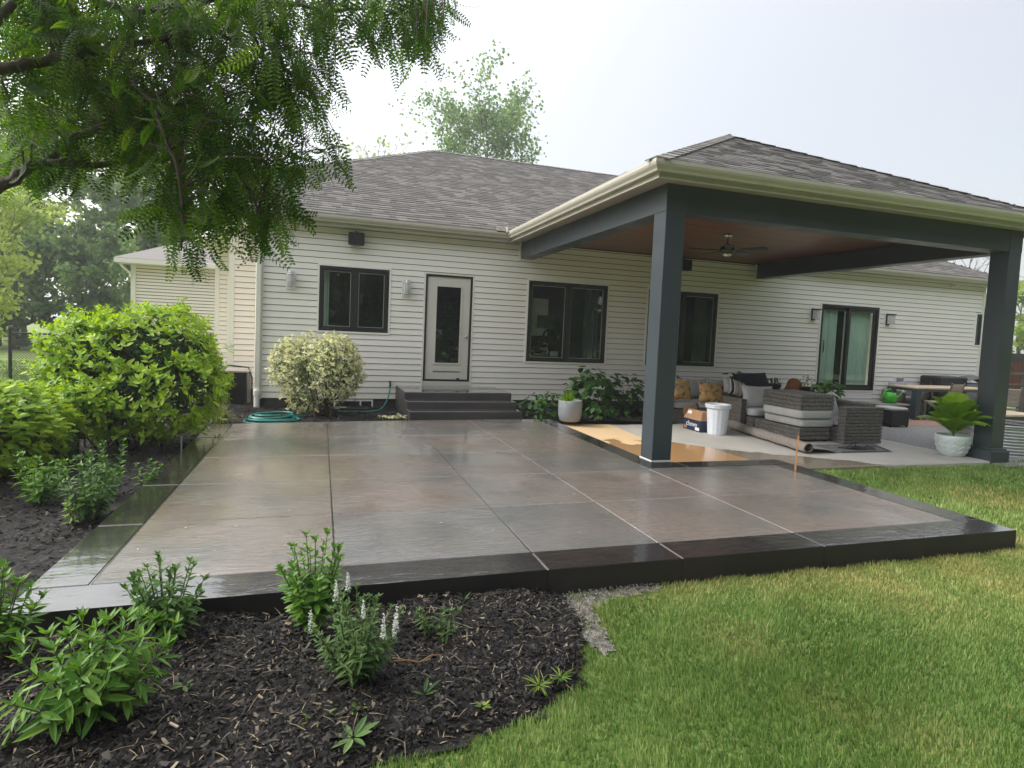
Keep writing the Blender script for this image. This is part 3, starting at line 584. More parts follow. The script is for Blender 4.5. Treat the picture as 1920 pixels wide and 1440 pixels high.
# far end wall and recessed walls at the left
MB().box(WX1-.12, WX1, YW+.06, 24, -.3, 3.33).obj('end_wall', MT['siding_far'], house)
def small_wall(x0, x1, y, z1, trims):
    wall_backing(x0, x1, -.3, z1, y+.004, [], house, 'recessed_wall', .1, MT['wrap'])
    siding(x0, x1-.02, SB, z1-.02, y, [], house, MT['siding_far'])
    for t in trims: MB().box(t-.05, t+.05, y-.03, y+.05, SB-.05, z1-.01).obj('corner_trim', MT['trim'], house)
small_wall(-1.74, WX0+.3, 13.3, 3.4, [-1.74])
small_wall(-2.5, -1.5, 16.6, 3.4, [-2.5, -2.22])
MB().box(-1.9, -1.0, 11.9, 11.95, -.3, -.2).obj('footing', MT['concrete'], house)
MB().box(WX0, WX0+.1, YW+.06, 13.3, -.3, 3.34).obj('side_wall', MT['siding_far'], house); MB().box(-1.78, -1.70, 13.36, 16.6, -.3, 3.4).obj('side_wall', MT['siding_far'], house); MB().box(-2.54, -2.46, 16.66, 24.3, -.3, 3.4).obj('side_wall', MT['siding_far'], house)
# garage wing
gar = thing('garage_wing', 'low cream-sided wing with hip roof at the far left behind the tree', 'house wing', (0,0,0))
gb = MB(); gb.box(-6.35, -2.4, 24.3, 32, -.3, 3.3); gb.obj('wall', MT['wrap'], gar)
gs = MB(); z = .1
while z < 3.3:
    gs.add([(-6.3,24.26,z),(-2.4,24.26,z),(-2.4,24.28,z+EXPO-.022),(-6.3,24.28,z+EXPO-.022),(-6.3,24.299,z),(-2.4,24.299,z)], [(0,1,2,3),(4,5,1,0)]); z += EXPO  # gap leaves a dark backing strip standing for the board's shadow
gs.obj('siding', MT['siding_far'], gar, kind='stuff')
MB().box(-6.4, -6.25, 24.22, 24.4, -.2, 3.28).obj('corner_trim', MT['trim'], gar); MB().box(-6.75, -2.2, 23.85, 24.3, 3.29, 3.31).obj('soffit', MT['trim'], gar); MB().box(-6.78, -2.2, 23.74, 23.86, 3.31, 3.46).obj('gutter', MT['trim'], gar)
gd = MB(); gd.tube([(-6.62,23.82,3.32),(-6.6,23.95,3.2),(-6.42,24.2,3.0),(-6.4,24.2,2.85)], .04, 8); gd.obj('downspout_elbow', MT['trim'], gar)
gr = MB(); gr.add([(-6.8,23.76,3.47),(-1.6,23.76,3.47),(-1.6,26.8,5.0),(-3.76,26.8,5.0),(-6.8,32,3.47),(-3.76,32,5.0)], [(0,1,2,3),(0,3,5,4)]); gr.obj('roof', MT['shingle'], gar)
# ---- windows and doors
def casement(x0, x1, z0, z1, mull=True, slide=False, curtain=False, room=True):
    win = MB(); ring(win, x0-TRM, x1+TRM, z0-TRM, z1+TRM, YW-.035, YW+.03, TRM-.002); w = win.obj('window_trim', MT['white'], house)
    fr = MB(); ring(fr, x0, x1, z0, z1, YW-.03, YW+.07, .045); mid = (x0+x1)/2
    if mull: fr.box(mid-.03, mid+.03, YW-.028, YW+.06, z0+.045, z1-.045)
    f = fr.obj('window', MT['frame'], house)
    halves = [(x0+.047, mid-.032), (mid+.032, x1-.047)] if mull else [(x0+.047, x1-.047)]
    for a, b in halves:
        s = MB(); ring(s, a, b, z0+.047, z1-.047, YW-.012, YW+.045, .04); s.obj('sash', MT['frame'], f)
        q = MB(); ring(q, a+.041, b-.041, z0+.089, z1-.089, YW+.0, YW+.02, .008); q.obj('glazing_bead', MT['galv'], f)
        MB().box(a+.042, b-.042, YW+.012, YW+.018, z0+.09, z1-.09).obj('pane', MT['glass'], f)
    r = MB(); r.add([(x0-.6,YW+1.6,z0-.8),(x1+.6,YW+1.6,z0-.8),(x1+.6,YW+1.6,z1+.2),(x0-.6,YW+1.6,z1+.2),(x0-.6,YW+.13,z0-.8),(x1+.6,YW+.13,z0-.8),(x1+.6,YW+.13,z1+.2),(x0-.6,YW+.13,z1+.2)], [(0,1,2,3),(4,0,3,7),(1,5,6,2),(4,5,1,0),(3,2,6,7)])
    r.obj('room_interior', MT['dark_room'], house); return f
def drape(m, x0, x1, y, z0, z1, folds):
    n = folds*8+1
    m.grid(lambda a, b: (x0+(x1-x0)*a, y+.035*math.sin(a*folds*6.283)+.012*math.sin(a*17), z0+(z1-z0)*b), n, 2); return m
f1 = casement(*OPEN[0]); drape(MB(), .0, .12, YW+.2, 1.4, 2.55, 2).obj('curtain', MT['curtain'], house, True)
f2 = casement(*OPEN[2]); f3 = casement(*OPEN[3]); f5 = casement(*OPEN[5], mull=False)
drape(MB(), 8.25, 8.6, YW+.25, .95, 2.55, 4).obj('curtain', M('grey_curtain', (.12,.13,.13), .9), house, True)
drape(MB(), 5.45, 5.78, YW+.25, .95, 2.55, 4).obj('curtain', M('grey_sheer', (.10,.11,.11), .9), house, True)
# pale wall niche and dark lamp seen through the left pane of the second window
wi = M('interior_white', (.62,.64,.64), .6); MB().box(4.36, 4.72, YW+.55, YW+.57, 1.45, 2.26).obj('room_panel', wi, house)
MB().box(4.47, 4.86, YW+.50, YW+.52, 1.62, 1.90).obj('lamp_shade', MT['black'], house); tb = MB(); tb.tube([(4.75+.14*math.cos(a), YW+.48, 1.45+.14*math.sin(a)) for a in np.linspace(.4, 3.2, 12)], .02, 6); tb.obj('lamp_arm', MT['black'], house)
MB().box(4.80,4.98,YW+.5,YW+.52,1.02,1.12).obj('room_ornament', wi, house)
MB().box(1.72,2.9,11.81,11.83,.3,.46).obj('threshold_skirt', MT['trim'], house)
# entry door
dt = MB(); ring(dt, 1.923-TRM, 2.866+TRM, .302, 2.567+TRM, YW-.03, YW+.03, TRM-.002); dt.obj('door_trim', MT['trim'], house)
dd = thing  # placeholder name kept out of the scene
df = MB(); ring(df, 1.925, 2.864, .465, 2.565, YW-.024, YW+.06, .035); df.obj('door_frame', MT['frame'], house)
MB().box(1.925, 2.864, YW-.022, YW+.03, .332, .463).obj('door_sill_panel', MT['doorpaint'], house)
dl = MB(); ring(dl, 1.965, 2.826, .502, 2.528, YW+.0, YW+.045, .16); dl.box(2.124, 2.667, YW+.0, YW+.044, .64, .80); door = dl.obj('door', MT['doorpaint'], house)
gr_ = MB(); ring(gr_, 2.124, 2.667, .80, 2.37, YW-.012, YW+.02, .03); gr_.obj('glass_moulding', MT['doorpaint'], door)
MB().box(2.153, 2.638, YW+.012, YW+.02, .83, 2.34).obj('pane', MT['glass'], door); MB().box(1.5,3.3,YW+1.2,YW+1.22,.3,2.7).obj('room_interior', MT['dark_room'], house)
kb = MB(); kb.lathe([(.0,0),(.028,.0),(.03,.006),(.012,.01),(.012,.03),(.026,.04),(.03,.055),(.024,.068),(0,.072)], 0, 0, 16); k_ = kb.obj('door_knob', MT['nickel'], door, True, loc=(2.765, YW-.001, 1.37), rot=(math.pi/2,0,0))
MB().box(2.6,2.66,YW-.03,YW-.005,.50,.53).obj('door_sweep', MT['blackmetal'], door)
# sliding door
x0, x1, z0, z1 = OPEN[4]
st = MB(); ring(st, x0-TRM, x1+TRM, z0-TRM, z1+TRM, YW-.035, YW+.03, TRM-.002); st.obj('sliding_door_trim', MT['white'], house)
sf = MB(); ring(sf, x0, x1, z0, z1, YW-.03, YW+.09, .06); sdf = sf.obj('sliding_door', MT['frame'], house)
for a, b, yy in ((x0+.062, (x0+x1)/2+.04, YW+.045), ((x0+x1)/2-.04, x1-.062, YW-.005)):
    s = MB(); ring(s, a, b, z0+.062, z1-.062, yy, yy+.04, .075); s.obj('door_panel', MT['frame'], sdf); MB().box(a+.077, b-.077, yy+.012, yy+.02, z0+.14, z1-.14).obj('pane', MT['glass'], sdf)
MB().box(x0+.02, x1-.02, YW-.022, YW+.03, .2, z0-.04).obj('sliding_door_sill', MT['white'], house)
for a, b, nf in ((11.75,12.35,6),(12.62,13.42,8)): drape(MB(), a, b, YW+.16, .45, 2.5, nf).obj('curtain', MT['curtain'], house, True)
r = MB(); r.box(11.3,13.9,YW+1.4,YW+1.42,.2,2.7); r.obj('room_interior', MT['dark_room'], house)
hd = MB(); hd.tube([(x0+.1,YW-.05,1.35),(x0+.1,YW-.07,1.4),(x0+.1,YW-.07,1.6),(x0+.1,YW-.05,1.65)], .012, 8); hd.obj('door_handle', MT['frame'], sdf)
# basement window, spigot, vents
bw = MB(); ring(bw, .25, .98, -.09, .08, YW-.02, YW+.02, .03); bw.box(.73,.76,YW-.018,YW+.02,-.06,.05); bwo = bw.obj('basement_window', MT['white'], house); MB().box(.28,.95,YW-.008,YW-.004,-.06,.05).obj('pane', MT['frame'], bwo)
ww = MB(); 
ww.tube([(.1,YW-.02,-.02),(.12,YW-.45,-.02),(.35,YW-.62,-.02),(.85,YW-.62,-.02),(1.08,YW-.45,-.02),(1.1,YW-.02,-.02)], .02, 6); ww.obj('window_well_rim', MT['black'], house)
sp = MB(); sp.tube([(1.286,YW,.43),(1.286,YW-.08,.43),(1.286,YW-.12,.40),(1.286,YW-.12,.33)], .016, 8); sp.lathe([(.03,.44),(.03,.455)], 1.286, YW-.085, 10, True, True); sp.obj('spigot', MT['blackmetal'], house)
vt = MB(); vt.box(14.30,14.46,YW-.09,YW-.01,.60,.76); vt.obj('dryer_vent', MT['wicker_grey'], house); MB().box(14.2,14.5,YW-.02,YW,.56,.8).obj('vent_plate', MT['trim'], house)
ft = MB(); ft.box(15.9,16.05,YW-.2,YW-.02,3.22,3.32); ft.obj('eave_light', MT['trim'], house)
# ---- gutter, fascia, soffit swept along the eaves
PATH = [(-1.55,11.515),(3.55,11.515),(3.55,6.015),(10.24,6.015),(10.24,11.515),(17.75,11.515)]
def offs(path, o):
    P = [np.array(p) for p in path]; n = len(P); R_ = []
    for i in range(n):
        ds = []
        if i > 0: ds.append((P[i]-P[i-1])/np.linalg.norm(P[i]-P[i-1]))
        if i < n-1: ds.append((P[i+1]-P[i])/np.linalg.norm(P[i+1]-P[i]))
        ns = [np.array([d[1], -d[0]]) for d in ds]
        if len(ns) == 1: R_.append(P[i]+ns[0]*o)
        else:
            b = ns[0]+ns[1]; R_.append(P[i]+b*o/(1+ns[0]@ns[1]))
    return R_
def sweep(name, prof, mat, seg, parent):
    L_ = [offs(PATH, o) for o, z in prof]; m = MB(); n = len(prof)
    P = [(*L_[k][seg], prof[k][1]) for k in range(n)]+[(*L_[k][seg+1], prof[k][1]) for k in range(n)]
    m.add(P, [(k, (k+1)%n, n+(k+1)%n, n+k) for k in range(n)]+[tuple(range(n)), tuple(range(2*n-1, n-1, -1))]); return m.obj(name, mat, parent)
porch = thing('covered_porch', 'covered porch with charcoal posts and beams under a hipped shingle roof', 'porch', (0,0,0))
GP = [(.001,3.345),(.07,3.345),(.078,3.368),(.105,3.40),(.115,3.425),(.115,3.465),(.10,3.468),(.10,3.458),(.109,3.455),(.105,3.428),(.07,3.36),(.012,3.355),(.006,3.462),(.001,3.462)]
FP = [(-.024,3.285),(.012,3.285),(.012,3.30),(0,3.302),(0,3.47),(-.024,3.47)]
for s_, par in ((0,house),(1,porch),(2,porch),(3,porch),(4,house)):
    sweep('gutter', GP, MT['gutter'], s_, par); sweep('fascia', FP, MT['gutter'], s_, par)
    wd = .31
    sweep('soffit', [(-.026,3.332),(-.026,3.345),(-wd,3.345),(-wd,3.332)], MT['soffit'], s_, par)
gc = MB(); gc.box(3.22,3.44,11.40,11.44,3.44,3.53); gc.box(3.40,3.44,11.30,11.44,3.44,3.55); gc.obj('splash_guard', MT['gutter'], house)
ds = MB(); ds.box(WX0-.05, WX0+.045, YW-.12, YW-.04, .02, 3.30, .012); ds.obj('downspout', MT['trim'], house); dp = MB(); dp.lathe([(.05,-.1),(.05,.16),(.062,.16),(.062,.24),(.05,.27)], WX0-.0, YW-.10, 16, cap1=True); dp.obj('drain_pipe', MT['white'], house)
# ---- roofs
def shingle_plane(poly3, eave_a, eave_b, parent, name='shingles', cap=True, expo=.145):
    A = np.array(eave_a, float); B = np.array(eave_b, float); U_ = (B-A)/np.linalg.norm(B-A); P = np.array(poly3, float)
    nrm = np.cross(P[1]-P[0], P[2]-P[0]); nrm = nrm/np.linalg.norm(nrm); nrm = nrm if nrm[2] > 0 else -nrm; V_ = np.cross(nrm, U_); V_ = V_ if V_[2] > 0 else -V_
    q = np.stack([(P-A)@U_, (P-A)@V_], -1); vmax = q[:,1].max(); vs_, fs_, rs_ = [], [], []; row = 0; v0 = q[:,1].min()
    MB().add([tuple(p-nrm*.012) for p in P], [tuple(range(len(P)))]).obj('roof_deck', MT['shingle'], parent)
    def span(v):
        xsn = []
        for i in range(len(q)):
            a, b = q[i], q[(i+1)%len(q)]
            if (a[1]-v)*(b[1]-v) <= 0 and abs(a[1]-b[1]) > 1e-9: xsn.append(a[0]+(b[0]-a[0])*(v-a[1])/(b[1]-a[1]))
        return (min(xsn), max(xsn)) if len(xsn) > 1 else None
    while v0+row*expo < vmax-.01:
        va = v0+row*expo; vb = min(va+expo*1.02, vmax); sp_ = span((va+min(vb, vmax))/2)
        if sp_:
            xx = sp_[0]-rng.uniform(0, .25)
            while xx < sp_[1]:
                wt = rng.uniform(.12, .34); a, b = max(xx, sp_[0]), min(xx+wt-.004, sp_[1]); xx += wt
                if b-a < .02: continue
                lift = rng.choice([.008, .016]); rr = rng.random(); rr = rr*.7+(.25 if lift > .01 else 0)
                c = [A+U_*a+V_*va+nrm*lift, A+U_*b+V_*va+nrm*lift, A+U_*b+V_*vb+nrm*.002, A+U_*a+V_*vb+nrm*.002, A+U_*a+V_*va-nrm*.004, A+U_*b+V_*va-nrm*.004]
                k = len(vs_); vs_ += c; fs_ += [(k,k+1,k+2,k+3),(k+4,k+5,k+1,k)]; rs_ += [rr, rr*.6]
        row += 1
    return link(name, npmesh(name, vs_, fs_, MT['shingle'], rs_), parent, kind='stuff')
S_ = .5; E0 = 3.475; YE = 11.42
def zr(y): return E0+S_*(y-YE)
XR = 17.85; YR = 17.95; zR = zr(YR); XL = -3.55; XLE = -1.62
xh = XLE; yh = YE+(xh-XL)
shingle_plane([(XLE,YE,E0),(XR,YE,E0),(XR-(YR-YE),YR,zR),(XL+(YR-YE),YR,zR),(xh,yh,zr(yh))], (XLE,YE,E0), (XR,YE,E0), house)
shingle_plane([(XR,YE,E0),(XR,26,E0),(XR-(YR-YE),YR,zR)], (XR,YE,E0), (XR,26,E0), house)
XC = -2.95; lf = MB(); lf.add([(xh,yh,zr(yh)-.01),(XL+(YR-YE),YR,zR-.01),(XL+(YR-YE),30,zR-.01),(XC,30,E0+S_*(XC-XL)),(XC,16.2,E0+S_*(XC-XL))], [(0,1,2,3,4)]); lf.obj('roof_deck', MT['shingle'], house)
MB().prism([(XLE,YE+.1),(WX0+.05,YE+.1),(WX0+.05,25),(XC,25),(XC,16.2),(XLE,13.0)], 3.345, 3.46).obj('side_soffit', MT['trim'], house)
# ridge and hip caps on the main roof
def caps(a, b, parent, n, wd=.15, name='ridge_cap', drop=.5):
    a, b = np.array(a, float), np.array(b, float); d = (b-a); ln = np.linalg.norm(d); d /= ln; side = np.cross(d, [0,0,1.]); side /= np.linalg.norm(side); st_ = ln/n
    upv = np.cross(side, d)
    for i in range(n):
        p0 = a+d*st_*i-d*.03; p1 = a+d*st_*(i+1); l0, l1 = .026, .012; m = MB(); q = []
        for p, l in ((p0,l0),(p1,l1)): q += [p-side*wd+upv*(l-wd*drop), p+upv*l, p+side*wd+upv*(l-wd*drop)]
        q += [q[0]-upv*.012, q[1]-upv*.014, q[2]-upv*.012]
        m.add(q, [(0,1,4,3),(1,2,5,4),(6,7,1,0),(7,8,2,1)]); m.obj(name, MT['shingle'], parent)
caps((XL+(YR-YE),YR,zR), (XR-(YR-YE),YR,zR), house, 46, drop=.45)
caps((xh,yh,zr(yh)), (XL+(YR-YE),YR,zR), house, 30, drop=.35)
# porch roof
PE0, PE1, PEY = 3.47, 10.32, 5.94; pm = (PE0+PE1)/2; hw = pm-PE0; pz = E0+S_*hw; ya = PEY+hw; yb = YE+hw
shingle_plane([(PE0,PEY,E0),(PE1,PEY,E0),(pm,ya,pz)], (PE0,PEY,E0), (PE1,PEY,E0), porch)
shingle_plane([(PE0,PEY,E0),(PE0,YE,E0),(pm,yb,pz),(pm,ya,pz)], (PE0,PEY,E0), (PE0,YE,E0), porch); shingle_plane([(PE1,PEY,E0),(PE1,YE,E0),(pm,yb,pz),(pm,ya,pz)], (PE1,PEY,E0), (PE1,YE,E0), porch)
caps((PE0+.02,PEY+.02,E0+.01), (pm,ya,pz+.01), porch, 19, .14, 'hip_cap', .3); caps((PE1-.02,PEY+.02,E0+.01), (pm,ya,pz+.01), porch, 19, .14, 'hip_cap', .3); caps((pm,ya,pz+.01), (pm,yb,pz+.01), porch, 26, .14, 'ridge_cap', .45)
# posts, beams, ceiling
PXL, PYF, PW, RPX, BZ, BT = 3.851, 6.321, .269, 9.672, 3.009, 3.334
MB().box(PXL, PXL+PW, PYF, PYF+PW, -.12, BZ+.002, .006).obj('post', MT['beam'], porch); MB().box(RPX, RPX+PW, PYF, PYF+PW, -.16, BZ+.002, .006).obj('post', MT['beam'], porch)
bb = MB(); bb.box(RPX-.06, RPX+PW+.06, PYF-.06, PYF+PW+.06, -.2, .03, .006); bb.box(RPX-.035, RPX+PW+.035, PYF-.035, PYF+PW+.035, .03, .06, .006); bb.obj('post_base', MT['beam'], porch)
cb = MB(); ring(cb, PXL-.012, PXL+PW+.012, PYF-.012, PYF+PW+.012, 0, .012, .012); cb2 = MB(); cb2.box(PXL-.008, PXL+PW+.008, PYF-.008, PYF+PW+.008, -.01, .012); cb2.obj('post_caulk', MT['white'], porch)
MB().box(PXL-.003, PXL+PW+.003, PYF-.003, YW-.02, BZ, BT-.004, .005).obj('beam', MT['beam'], porch); MB().box(PXL+PW+.004, RPX-.004, PYF-.001, PYF+PW-.001, BZ+.001, BT-.004, .005).obj('beam', MT['beam'], porch); MB().box(RPX-.003, RPX+PW+.003, PYF-.003, YW-.02, BZ, BT-.004, .005).obj('beam', MT['beam'], porch)
for xx in (PXL-.03, RPX-.03): MB().box(xx, xx+.03, YW-.05, YW-.005, BZ-.02, BT).obj('beam_trim', MT['trim'], porch)
MB().box(PXL+.05, RPX+.2, PYF+.05, YW-.02, 3.375, 3.42).obj('ceiling_deck', MT['black'], porch)
cbd = None; yy = PYF+PW
while yy < YW-.03:
    if cbd is None: cbd = MB().box(PXL+PW-.01, RPX+.01, 0, .084, 3.35, 3.374, .007).obj('ceiling_board', MT['cedar'], porch, loc=(0, yy, 0))
    else: o = cbd.copy(); COL.objects.link(o); o.location = (0, yy, 0)
    yy += .0885
# entry steps
stp = thing('entry_steps', 'dark wet stamped-concrete steps with landing below the cream door', 'steps', (0,0,0))
MB().box(1.404, 3.368, 10.484, YW-.012, -.2, .377, .012).obj('landing', MT['step'], stp); MB().box(1.402, 3.370, 10.155, 10.482, -.2, .251, .012).obj('step', MT['step'], stp); MB().box(1.400, 3.372, 9.826, 10.153, -.2, .126, .012).obj('step', MT['step'], stp)
# ------------------------------------------------------------------ plants
def perennial(name, label, base, n_st, h, spread, ln, wd, mat, cat='plant', pairs=9, limit=180, group=None, top_tuft=True, T=T_LEAF, droop=.25, seed=0, spike=0, lean=(0,0)):
    r = np.random.default_rng(seed+100); t = thing(name, label, cat, tuple(base), group=group); P, D, UP, Ls, Ws = [], [], [], [], []
    b = np.array(base, float); fl = []
    for s_ in range(n_st):
        a = r.uniform(0, 6.283); q = math.sqrt(r.random()); hh = h*(1-.35*q*q)*r.uniform(.8, 1.08)
        p0 = b+np.array([math.cos(a), math.sin(a), 0])*spread*.28*q; p2 = b+np.array([math.cos(a)*spread*q+lean[0]*hh, math.sin(a)*spread*q+lean[1]*hh, hh])
        pm_ = (p0+p2)/2-np.array([math.cos(a), math.sin(a), 0])*spread*q*.12; pts = [(1-x)**2*p0+2*x*(1-x)*pm_+x*x*p2 for x in np.linspace(0, 1, 7)]
        m = MB(); m.tube([p-b for p in pts], [.0045,.004,.004,.0035,.003,.0025,.0018], 5); m.obj('stem', MT['stem'], t)
        ph = r.uniform(0, 3.14)
        for k in range(pairs):
            x = .16+.84*(k+.5)/pairs; p = (1-x)**2*p0+2*x*(1-x)*pm_+x*x*p2; tg = norm(2*(1-x)*(pm_-p0)+2*x*(p2-pm_)); ph += 1.57+r.normal(0, .25)
            e1 = norm(np.cross(tg, [0.3,.1,1.]) if abs(tg[2]) < .95 else np.cross(tg, [1.,0,0])); e2 = np.cross(tg, e1)
            size = (1.05-.55*max(0, x-.55)/.45)*r.uniform(.75, 1.15)*(1 if x > .25 else .75)
            for sg in (0, math.pi):
                d = math.cos(ph+sg)*e1+math.sin(ph+sg)*e2; up_amt = .35+1.0*max(0, x-.7)/.3-droop*(1-x); dd_ = norm(d+tg*up_amt+r.normal(0, .12, 3))
                P.append(p); D.append(dd_); UP.append(tg+r.normal(0, .15, 3)); Ls.append(ln*size); Ws.append(wd*size)
        if top_tuft:
            for k in range(6):
                a2 = k*1.05+r.random(); d = norm(np.array([math.cos(a2)*.7, math.sin(a2)*.7, .8])); P.append(p2); D.append(d); UP.append(np.array([0,0,1.])+r.normal(0, .2, 3)); Ls.append(ln*.55*r.uniform(.6, 1)); Ws.append(wd*.6)
        if spike and s_ < spike: fl.append((p2-b, hh))
    leaf_objs('leaf', T, np.array(P), np.array(D), np.array(UP), np.array(Ls), np.array(Ws), mat, t, limit)
    for p2, hh in fl:
        m = MB(); L_ = r.uniform(.07, .12)
        for k in range(44):
            f = k/43; rr = .0085*(1-.75*f); a = k*2.4; c = p2+np.array([math.cos(a)*rr, math.sin(a)*rr, f*L_]); s_ = r.uniform(.0018,.0045)*(1-.5*f); c = c+r.normal(0, .0022, 3)
            m.box(c[0]-s_, c[0]+s_, c[1]-s_, c[1]+s_, c[2]-s_, c[2]+s_)
        m.obj('flower_spike', MT['flower'], t)
    return t
FZ = -.115
def gpt(u, v, z=FZ): p = oz(u, v, z); return (p[0], p[1], z)
perennial('leafy_perennial', 'big bright green leafy plant in the lower left corner of the mulch', gpt(170,1345), 26, .38, .34, .115, .0135, MT['perenn'], pairs=8, limit=260, seed=1)
perennial('leafy_perennial', 'dark green bushy plant before the left front end of the patio edge', gpt(312,1192), 24, .40, .20, .075, .013, MT['perenn_dk'], pairs=9, limit=200, seed=2)
perennial('leafy_perennial', 'upright green plant rising in front of the patio edge beside the white flowers', gpt(590,1180), 24, .50, .19, .075, .014, MT['perenn'], pairs=11, limit=220, seed=3)
perennial('white_speedwell', 'grey-green plant with upright white flower spikes in the front mulch', gpt(668,1275), 40, .40, .22, .055, .007, MT['sage'], pairs=11, limit=220, seed=4, spike=8, T=T_THIN, droop=-.4)
perennial('leafy_perennial', 'green plant cut off by the left picture edge near the patio corner', gpt(-12,1240), 14, .42, .18, .10, .014, MT['perenn'], pairs=8, limit=120, seed=5)
perennial('small_perennial', 'small low green plant with a dry tuft between mulch and patio edge', gpt(815,1192), 9, .13, .16, .06, .008, MT['sage'], pairs=5, limit=60, seed=6)
perennial('bed_perennial', 'green upright plant clump nearest the patio in the left bed', gpt(165,975,-.08), 22, .52, .24, .085, .014, MT['perenn_dk'], pairs=11, limit=60, seed=7)
perennial('bed_perennial', 'yellow-green plant clump at the left picture edge of the left bed', gpt(70,945,-.08), 18, .48, .26, .085, .014, MT['perenn'], pairs=10, limit=60, seed=8)
perennial('bed_perennial', 'tall thin plant behind the clumps in the left bed', gpt(205,930,-.08), 10, .55, .16, .08, .013, MT['perenn_dk'], pairs=11, limit=40, seed=9)
perennial('bed_perennial', 'small sprig beside the dark patio border in the left bed', gpt(270,915,-.08), 5, .28, .14, .075, .013, MT['perenn'], pairs=6, limit=20, seed=10)
perennial('bed_perennial', 'pale sprig with twisted leaves at the mulch edge of the left bed', gpt(142,985,-.08), 4, .22, .1, .08, .012, MT['weed'], pairs=4, limit=20, seed=11)
# weeds in the mulch: rosettes
def weed(label, base, n, ln, wd, mat, seed, T=T_LEAF, rise=.5):
    r = np.random.default_rng(seed); t = thing('weed', label, 'weed', tuple(base)); a = np.arange(n)*2.4+r.random(n)*.5; D = np.stack([np.cos(a), np.sin(a), rise*r.uniform(.3, 1.4, n)], -1)
    b = np.array(base); P = np.tile(b, (n,1))+np.array([0,0,.01])+D*.008; leaf_objs('leaf', T, P, D, np.tile([0,0,1.], (n,1)), ln*r.uniform(.65, 1.1, n), wd*r.uniform(.8, 1.1, n), mat, t, n)
weed('pale green rosette weed near the lawn edge at the bottom', gpt(662,1388), 9, .10, .014, MT['sage'], 21, rise=.35)
weed('green star-shaped weed in the mulch left of the rosette weed', gpt(590,1360), 5, .09, .009, MT['weed'], 22)
weed('small sprout weed above the rosette weed', gpt(655,1338), 6, .07, .010, MT['weed'], 23)
weed('two-leaved seedling in the middle of the front mulch', gpt(795,1308), 6, .075, .010, MT['sage'], 24, rise=.8)
weed('yellowing weed left of the lawn corner', gpt(905,1330), 9, .035, .008, MT['weed'], 25)
weed('yellow grassy weed at the right rim of the mulch', gpt(1010,1290), 16, .08, .004, MT['weed'], 26, T_THIN, .5)
weed('second yellow grassy weed close to the lawn rim', gpt(1050,1275), 14, .07, .004, MT['weed'], 27, T_THIN, .5)
weed('tiny sprout at the foot of the patio front edge', gpt(870,1130), 7, .05, .006, MT['sage'], 28, rise=.9)
weed('fallen grey-green leaf cluster right of the big plant', gpt(345,1290), 5, .05, .012, MT['sage'], 29, rise=.3)
tw = MB(); p0 = np.array(gpt(0,1440)); tw.tube([np.array(gpt(5,1425))+[0,0,.05], np.array(gpt(25,1390))+[0,0,.06], np.array(gpt(60,1330))+[0,0,.10]], [.006,.005,.004], 6); tag(tw.obj('cut_stalk', MT['weed']), 'pale cut plant stalk slanting at the bottom left corner', 'stalk')
tg_ = MB(); q = np.array(gpt(785,1245)); tg_.tube([q+[-.12,.02,.02], q+[-.05,-.0,.025], q+[.0,-.02,.02], q+[.06,.01,.03], q+[.12,.02,.02]], [.002,.004,.004,.003,.001], 5); tag(tg_.obj('dry_root', MT['stake']), 'dry reddish root lying on the mulch right of the white flowers', 'root')
bg_ = MB(); q = np.array(gpt(326,1370)); bg_.box(-.022,.022,-.004,.004,0,.006); tag(bg_.obj('wood_splinter', MT['teak'], loc=tuple(q+[0,0,.02]), rot=(0,.1,-.7)), 'pale wood splinter on the black mulch at the bottom left', 'splinter')
